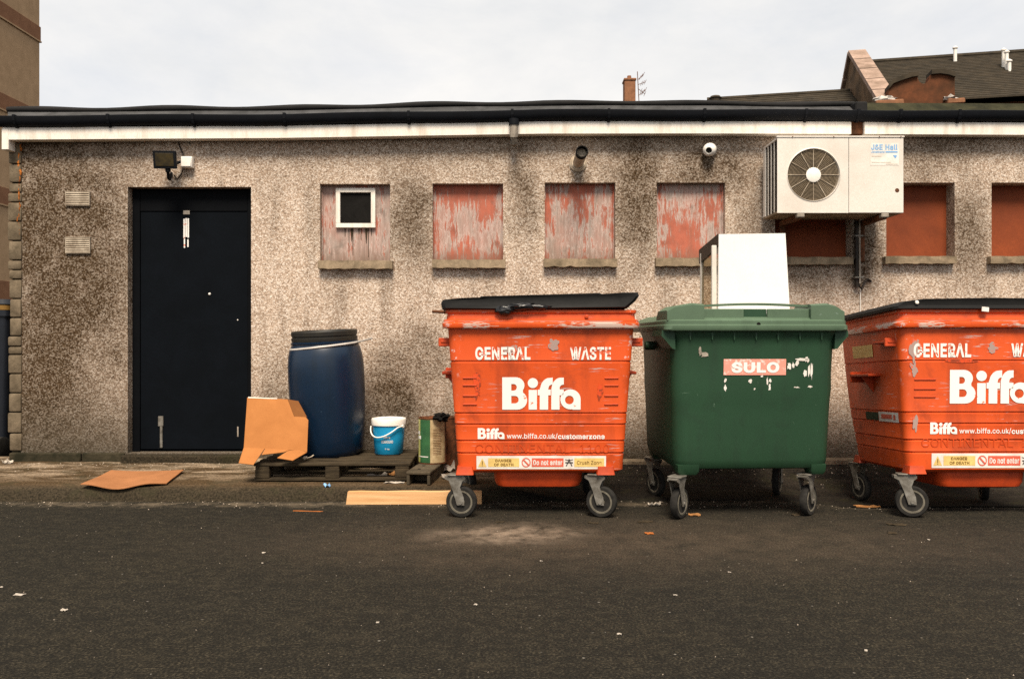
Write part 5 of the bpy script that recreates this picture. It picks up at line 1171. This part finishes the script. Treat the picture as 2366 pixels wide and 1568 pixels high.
# ================================================================== TALL TAN BUILDING AT THE LEFT
XB = -15.6; yfar = -XB*FPX/(CU-91)
t = thing('tall_building', (XB-6, yfar-8, 0), 'tall tan brick building with dark brown horizontal bands at the left', 'building'); b = Vector((XB-6, yfar-8, 0))
yf0 = yfar-14
mb = MB(); mb.box(XB-12, XB, yf0, yfar, 0, 19); mb.build('wall', M['tan_wall'], t, b)
Yr = XB*FPX/(0-CU)
for v0, v1 in ((-205, -165), (3, 38), (214, 250), (431, 470), (648, 697)):
    z1, z0 = vz(v0, Yr), vz(v1, Yr)
    mb = MB(); mb.box(XB-11.9, XB+.03, yf0-.03, yfar+.03, z0, z1); mb.build('brick_band', M['brown_band'], t, b)
    mb = MB(); mb.box(XB-11.9, XB+.05, yf0-.05, yfar+.05, z0-.05, z0-.004); mb.build('string_course', M['tan_wall'], t, b)
mb = MB(); mb.box(XB-12.2, XB+.2, yf0-.2, yfar+.2, 19.001, 19.4); mb.build('parapet', M['tan_wall'], t, b)

# ================================================================== STONE HOUSE WITH TILED ROOF BEHIND, RIGHT
apex = Vector((ux(1966, 25), 25, 0))
yaw = math.atan2(-.95, 4.4)
t = thing('stone_house', apex, 'stone house with brown tiled roof, pale gable coping and curved red gablet', 'house', None, (0, 0, yaw))
ZR = vz(150, 25); DEP = 3.9; ZE = vz(238, 25-DEP); LH = 13.0
mb = MB(); mb.box(.25, LH, -DEP+.35, DEP-.35, 0, ZE-.05); mb.build('wall', M['red_stone'], t)
mb = MB(); g = [(-DEP, ZE-.2), (DEP, ZE-.2), (0, ZR+.28)]
mb.add([(0, y, z) for y, z in g]+[(.3, y, z) for y, z in g], [(0, 1, 2), (5, 4, 3), (0, 3, 4, 1), (1, 4, 5, 2), (2, 5, 3, 0)]); mb.box(0, .3, -DEP+.2, DEP-.2, 0, ZE-.21); mb.build('gable_wall', M['sandstone'], t)
for s in (-1, 1):
    n = 5
    for k in range(n):
        a0, a1 = k/n, (k+1)/n-.01
        p0 = Vector((-.10, s*DEP*1.03*a0, ZR+.32-(ZR+.32-ZE+.1)*a0)); p1 = Vector((-.10, s*DEP*1.03*a1, ZR+.32-(ZR+.32-ZE+.1)*a1)); w = Vector((.50, 0, 0))
        mb = MB(); mb.slab([p0, p0+w, p1+w, p1], .13 if s > 0 else -.13); mb.build('coping_stone', M['coping'], t)
# tile courses, each a thin stepped strip
def courses(x0, x1, zr, ze, dep, n, nm='tile_courses'):
    mb = MB()
    for s in (-1, 1):
        for k in range(n):
            f0, f1 = k/n, (k+1.12)/n
            y0, z0 = s*dep*f0, zr-(zr-ze)*f0; y1, z1 = s*dep*f1, zr-(zr-ze)*f1
            mb.add([(x0, y0, z0+.02), (x1, y0, z0+.02), (x1, y1, z1+.055), (x0, y1, z1+.055), (x0, y1, z1+.0), (x1, y1, z1+.0)], [(0, 1, 2, 3), (3, 2, 5, 4)])
    return mb
o = courses(.3, LH, ZR, ZE, DEP, 26).build('tile_courses', M['slate'], t); o['kind'] = 'stuff'
mb = MB(); mb.tube([(.3, 0, ZR+.03), (LH, 0, ZR+.03)], .09, 8); mb.build('ridge', M['slate'], t)
mb = MB(); mb.box(3.6, LH, -DEP-.12, -DEP+.02, ZE-.14, ZE-.02, .02); mb.build('roof_gutter', M['rusty'], t)
# curved red gablet with a round notch, standing at the eaves
inv = Matrix.Rotation(-yaw, 4, 'Z') @ Matrix.Translation(-apex)
ygb = -DEP-.12
def gp(u, v):                                                  # photo point -> (x, z) in the plane of the gablet
    dr_ = Vector((u-CU, FPX, -(v-CV))); o_ = Vector((0, 0, EYE))
    lo = inv @ o_; ld = (inv.to_3x3() @ dr_); k = (ygb-lo.y)/ld.y; q_ = lo+ld*k; return (q_.x, q_.z)
cent = [(2052, 262), (2052, 205), (2062, 193), (2080, 186), (2105, 178), (2120, 176)]+[(2133+14*math.cos(R(180+180*k/8)), 177+16*math.sin(R(-180-180*k/8))*-1*-1 if False else 177+17*math.sin(R(180*k/8))) for k in range(9)]+[(2150, 172), (2170, 170), (2190, 173), (2205, 178), (2205, 262)]
poly = [gp(*p) for p in cent]
mb = MB(); mb.prism(poly, ygb, ygb+.35); gab = mb.build('gablet', M['red_stone'], t)
mb = MB(); top = [gp(*p) for p in cent[1:-1]]
for k, ((a, c), (a2, c2)) in enumerate(zip(top, top[1:])):
    if 3 < k < 14: continue
    mb.add([(a, ygb-.08, c-.02), (a2, ygb-.08, c2-.02), (a2, ygb+.42, c2-.02), (a, ygb+.42, c-.02), (a, ygb-.08, c+.10), (a2, ygb-.08, c2+.10), (a2, ygb+.42, c2+.10), (a, ygb+.42, c+.10)], [(0, 1, 2, 3), (4, 5, 6, 7), (0, 1, 5, 4), (3, 2, 6, 7), (0, 4, 7, 3), (1, 5, 6, 2)])
mb.build('gablet_coping', M['slate'], gab)
for u0, u1, v in ((2018, 2082, 236), (2182, 2222, 232)):
    (a, c), (a2, c2) = gp(u0, v), gp(u1, v-2)
    mb = MB(); mb.box(a, a2, ygb-.25, ygb+.5, c-.16, c-.03, .02); mb.build('eaves_ledge', M['brown_brick'], t)
    mb = MB(); lump(mb, ((a+a2)/2-.1, ygb-.05, c+.02), (a2-a)*.38, .18, .07, .5, 3, u0*.01, 14, 8); mb.build('lead_flashing', M['lead'], t, None, 60)
def roof_pt(u, v):
    dr_ = Vector((u-CU, FPX, -(v-CV))); lo = inv @ Vector((0, 0, EYE)); ld = inv.to_3x3() @ dr_
    sl = (ZR-ZE)/DEP                                           # z = ZR + sl*y on the front slope
    k = (ZR+sl*lo.y-lo.z)/(ld.z-sl*ld.y); return lo+ld*k
for k, (u, v, hgt) in enumerate(((2206, 145, .42), (2318, 158, .50), (2325, 163, .5), (2331, 166, .28))):
    p = roof_pt(u, v); mb = MB(); mb.tube([p-Vector((0, 0, .1)), p+Vector((0, 0, hgt))], .05, 10); mb.lathe([(.05, 0), (.075, .02), (.075, .05), (.02, .09)], Matrix.Translation(p+Vector((0, 0, hgt-.02))), 12); mb.build('roof_vent_pipe', M['white_plastic'], t, None, 50)
# lower tiled house adjoining
hr = vz(219, 25.3); he = hr-2.0
t2 = thing('tiled_house', apex+Vector((-4.4*math.cos(yaw), -4.4*math.sin(yaw), 0)), 'lower brown tiled house roof adjoining the stone gable', 'house', None, (0, 0, yaw))
mb = MB(); mb.box(.1, 4.5, -2.9, 2.9, 0, he-.05); mb.build('wall', M['sandstone'], t2)
o = courses(0, 4.36, hr, he, 3.2, 18).build('tile_courses', M['slate'], t2); o['kind'] = 'stuff'
mb = MB(); mb.tube([(0, 0, hr+.02), (4.36, 0, hr+.02)], .08, 8); mb.build('ridge', M['slate'], t2)
mb = MB(); mb.add([(.1, -3.0, he), (.1, 3.0, he), (.1, 0, hr-.05), (.2, -3.0, he), (.2, 3.0, he), (.2, 0, hr-.05)], [(0, 1, 2), (5, 4, 3), (0, 3, 4, 1), (1, 4, 5, 2), (2, 5, 3, 0)]); mb.build('gable_wall', M['sandstone'], t2)
mb = MB(); mb.lathe([(.16, -.2), (.16, .0), (.20, .02), (.15, .08), (0, .10)], Matrix.Translation((-.0+.25, -.3, hr-.05)), 14); mb.build('roof_cowl', M['slate'], t2, None, 40)
# far house whose chimney shows over the roof
YH = 40; t3 = thing('chimney_house', (ux(1440, YH+4), YH+4, 0), 'distant house showing only its square brick chimney above the flat roof', 'house'); b = Vector((ux(1440, YH+4), YH+4, 0))
zrg = vz(252, YH+4); xc = ux(1440, YH)
mb = MB(); mb.box(xc-4, xc+4, YH, YH+8, 0, zrg-3); mb.build('wall', M['sandstone'], t3, b)
mb = MB(); mb.add([(xc-4.2, YH-.3, zrg-3), (xc+4.2, YH-.3, zrg-3), (xc+4.2, YH+8.3, zrg-3), (xc-4.2, YH+8.3, zrg-3), (xc-4.2, YH+4, zrg), (xc+4.2, YH+4, zrg)], [(0, 1, 5, 4), (2, 3, 4, 5), (0, 4, 3), (1, 2, 5), (0, 3, 2, 1)]); mb.build('roof', M['slate'], t3, b)
yc = YH+4; x0, x1 = ux(1441, yc), ux(1466, yc)
mb = MB(); mb.box(x0, x1, yc-.3, yc+.4, zrg-1.2, vz(187, yc), .02); ch = mb.build('chimney', M['brown_brick'], t3, b)
mb = MB(); mb.box(x0-.04, x1+.04, yc-.35, yc+.45, vz(190, yc), vz(186, yc)+.02, .02); mb.build('chimney_cap', M['brown_brick'], ch, b)
mb = MB(); mb.lathe([(.13, 0), (.11, .25)], Matrix.Translation(((x0+x1)/2, yc+.05, vz(186, yc))), 12); mb.build('chimney_pot', M['brown_brick'], ch, b)
t4 = thing('television_aerial', pt(1473, 236, yc), 'thin television aerial beside the distant brick chimney', 'aerial'); b = pt(1473, 236, yc)
mb = MB(); mb.tube([pt(1476, 240, yc), pt(1472, 166, yc)], .022, 6); mb.build('mast', M['rusty'], t4, b)
for a, c in (((1472, 186), (1487, 172)), ((1473, 205), (1490, 218)), ((1474, 196), (1491, 190)), ((1474, 222), (1492, 207))):
    mb = MB(); mb.tube([pt(*a, yc), pt(*c, yc)], .016, 6); mb.build('boom', M['rusty'], t4, b)
    for f in (.45, .7, .95):
        p = pt(*a, yc).lerp(pt(*c, yc), f); mb = MB(); mb.tube([p+Vector((-.06, 0, -.13)), p+Vector((.06, 0, .13))], .012, 5); mb.build('element', M['rusty'], t4, b)
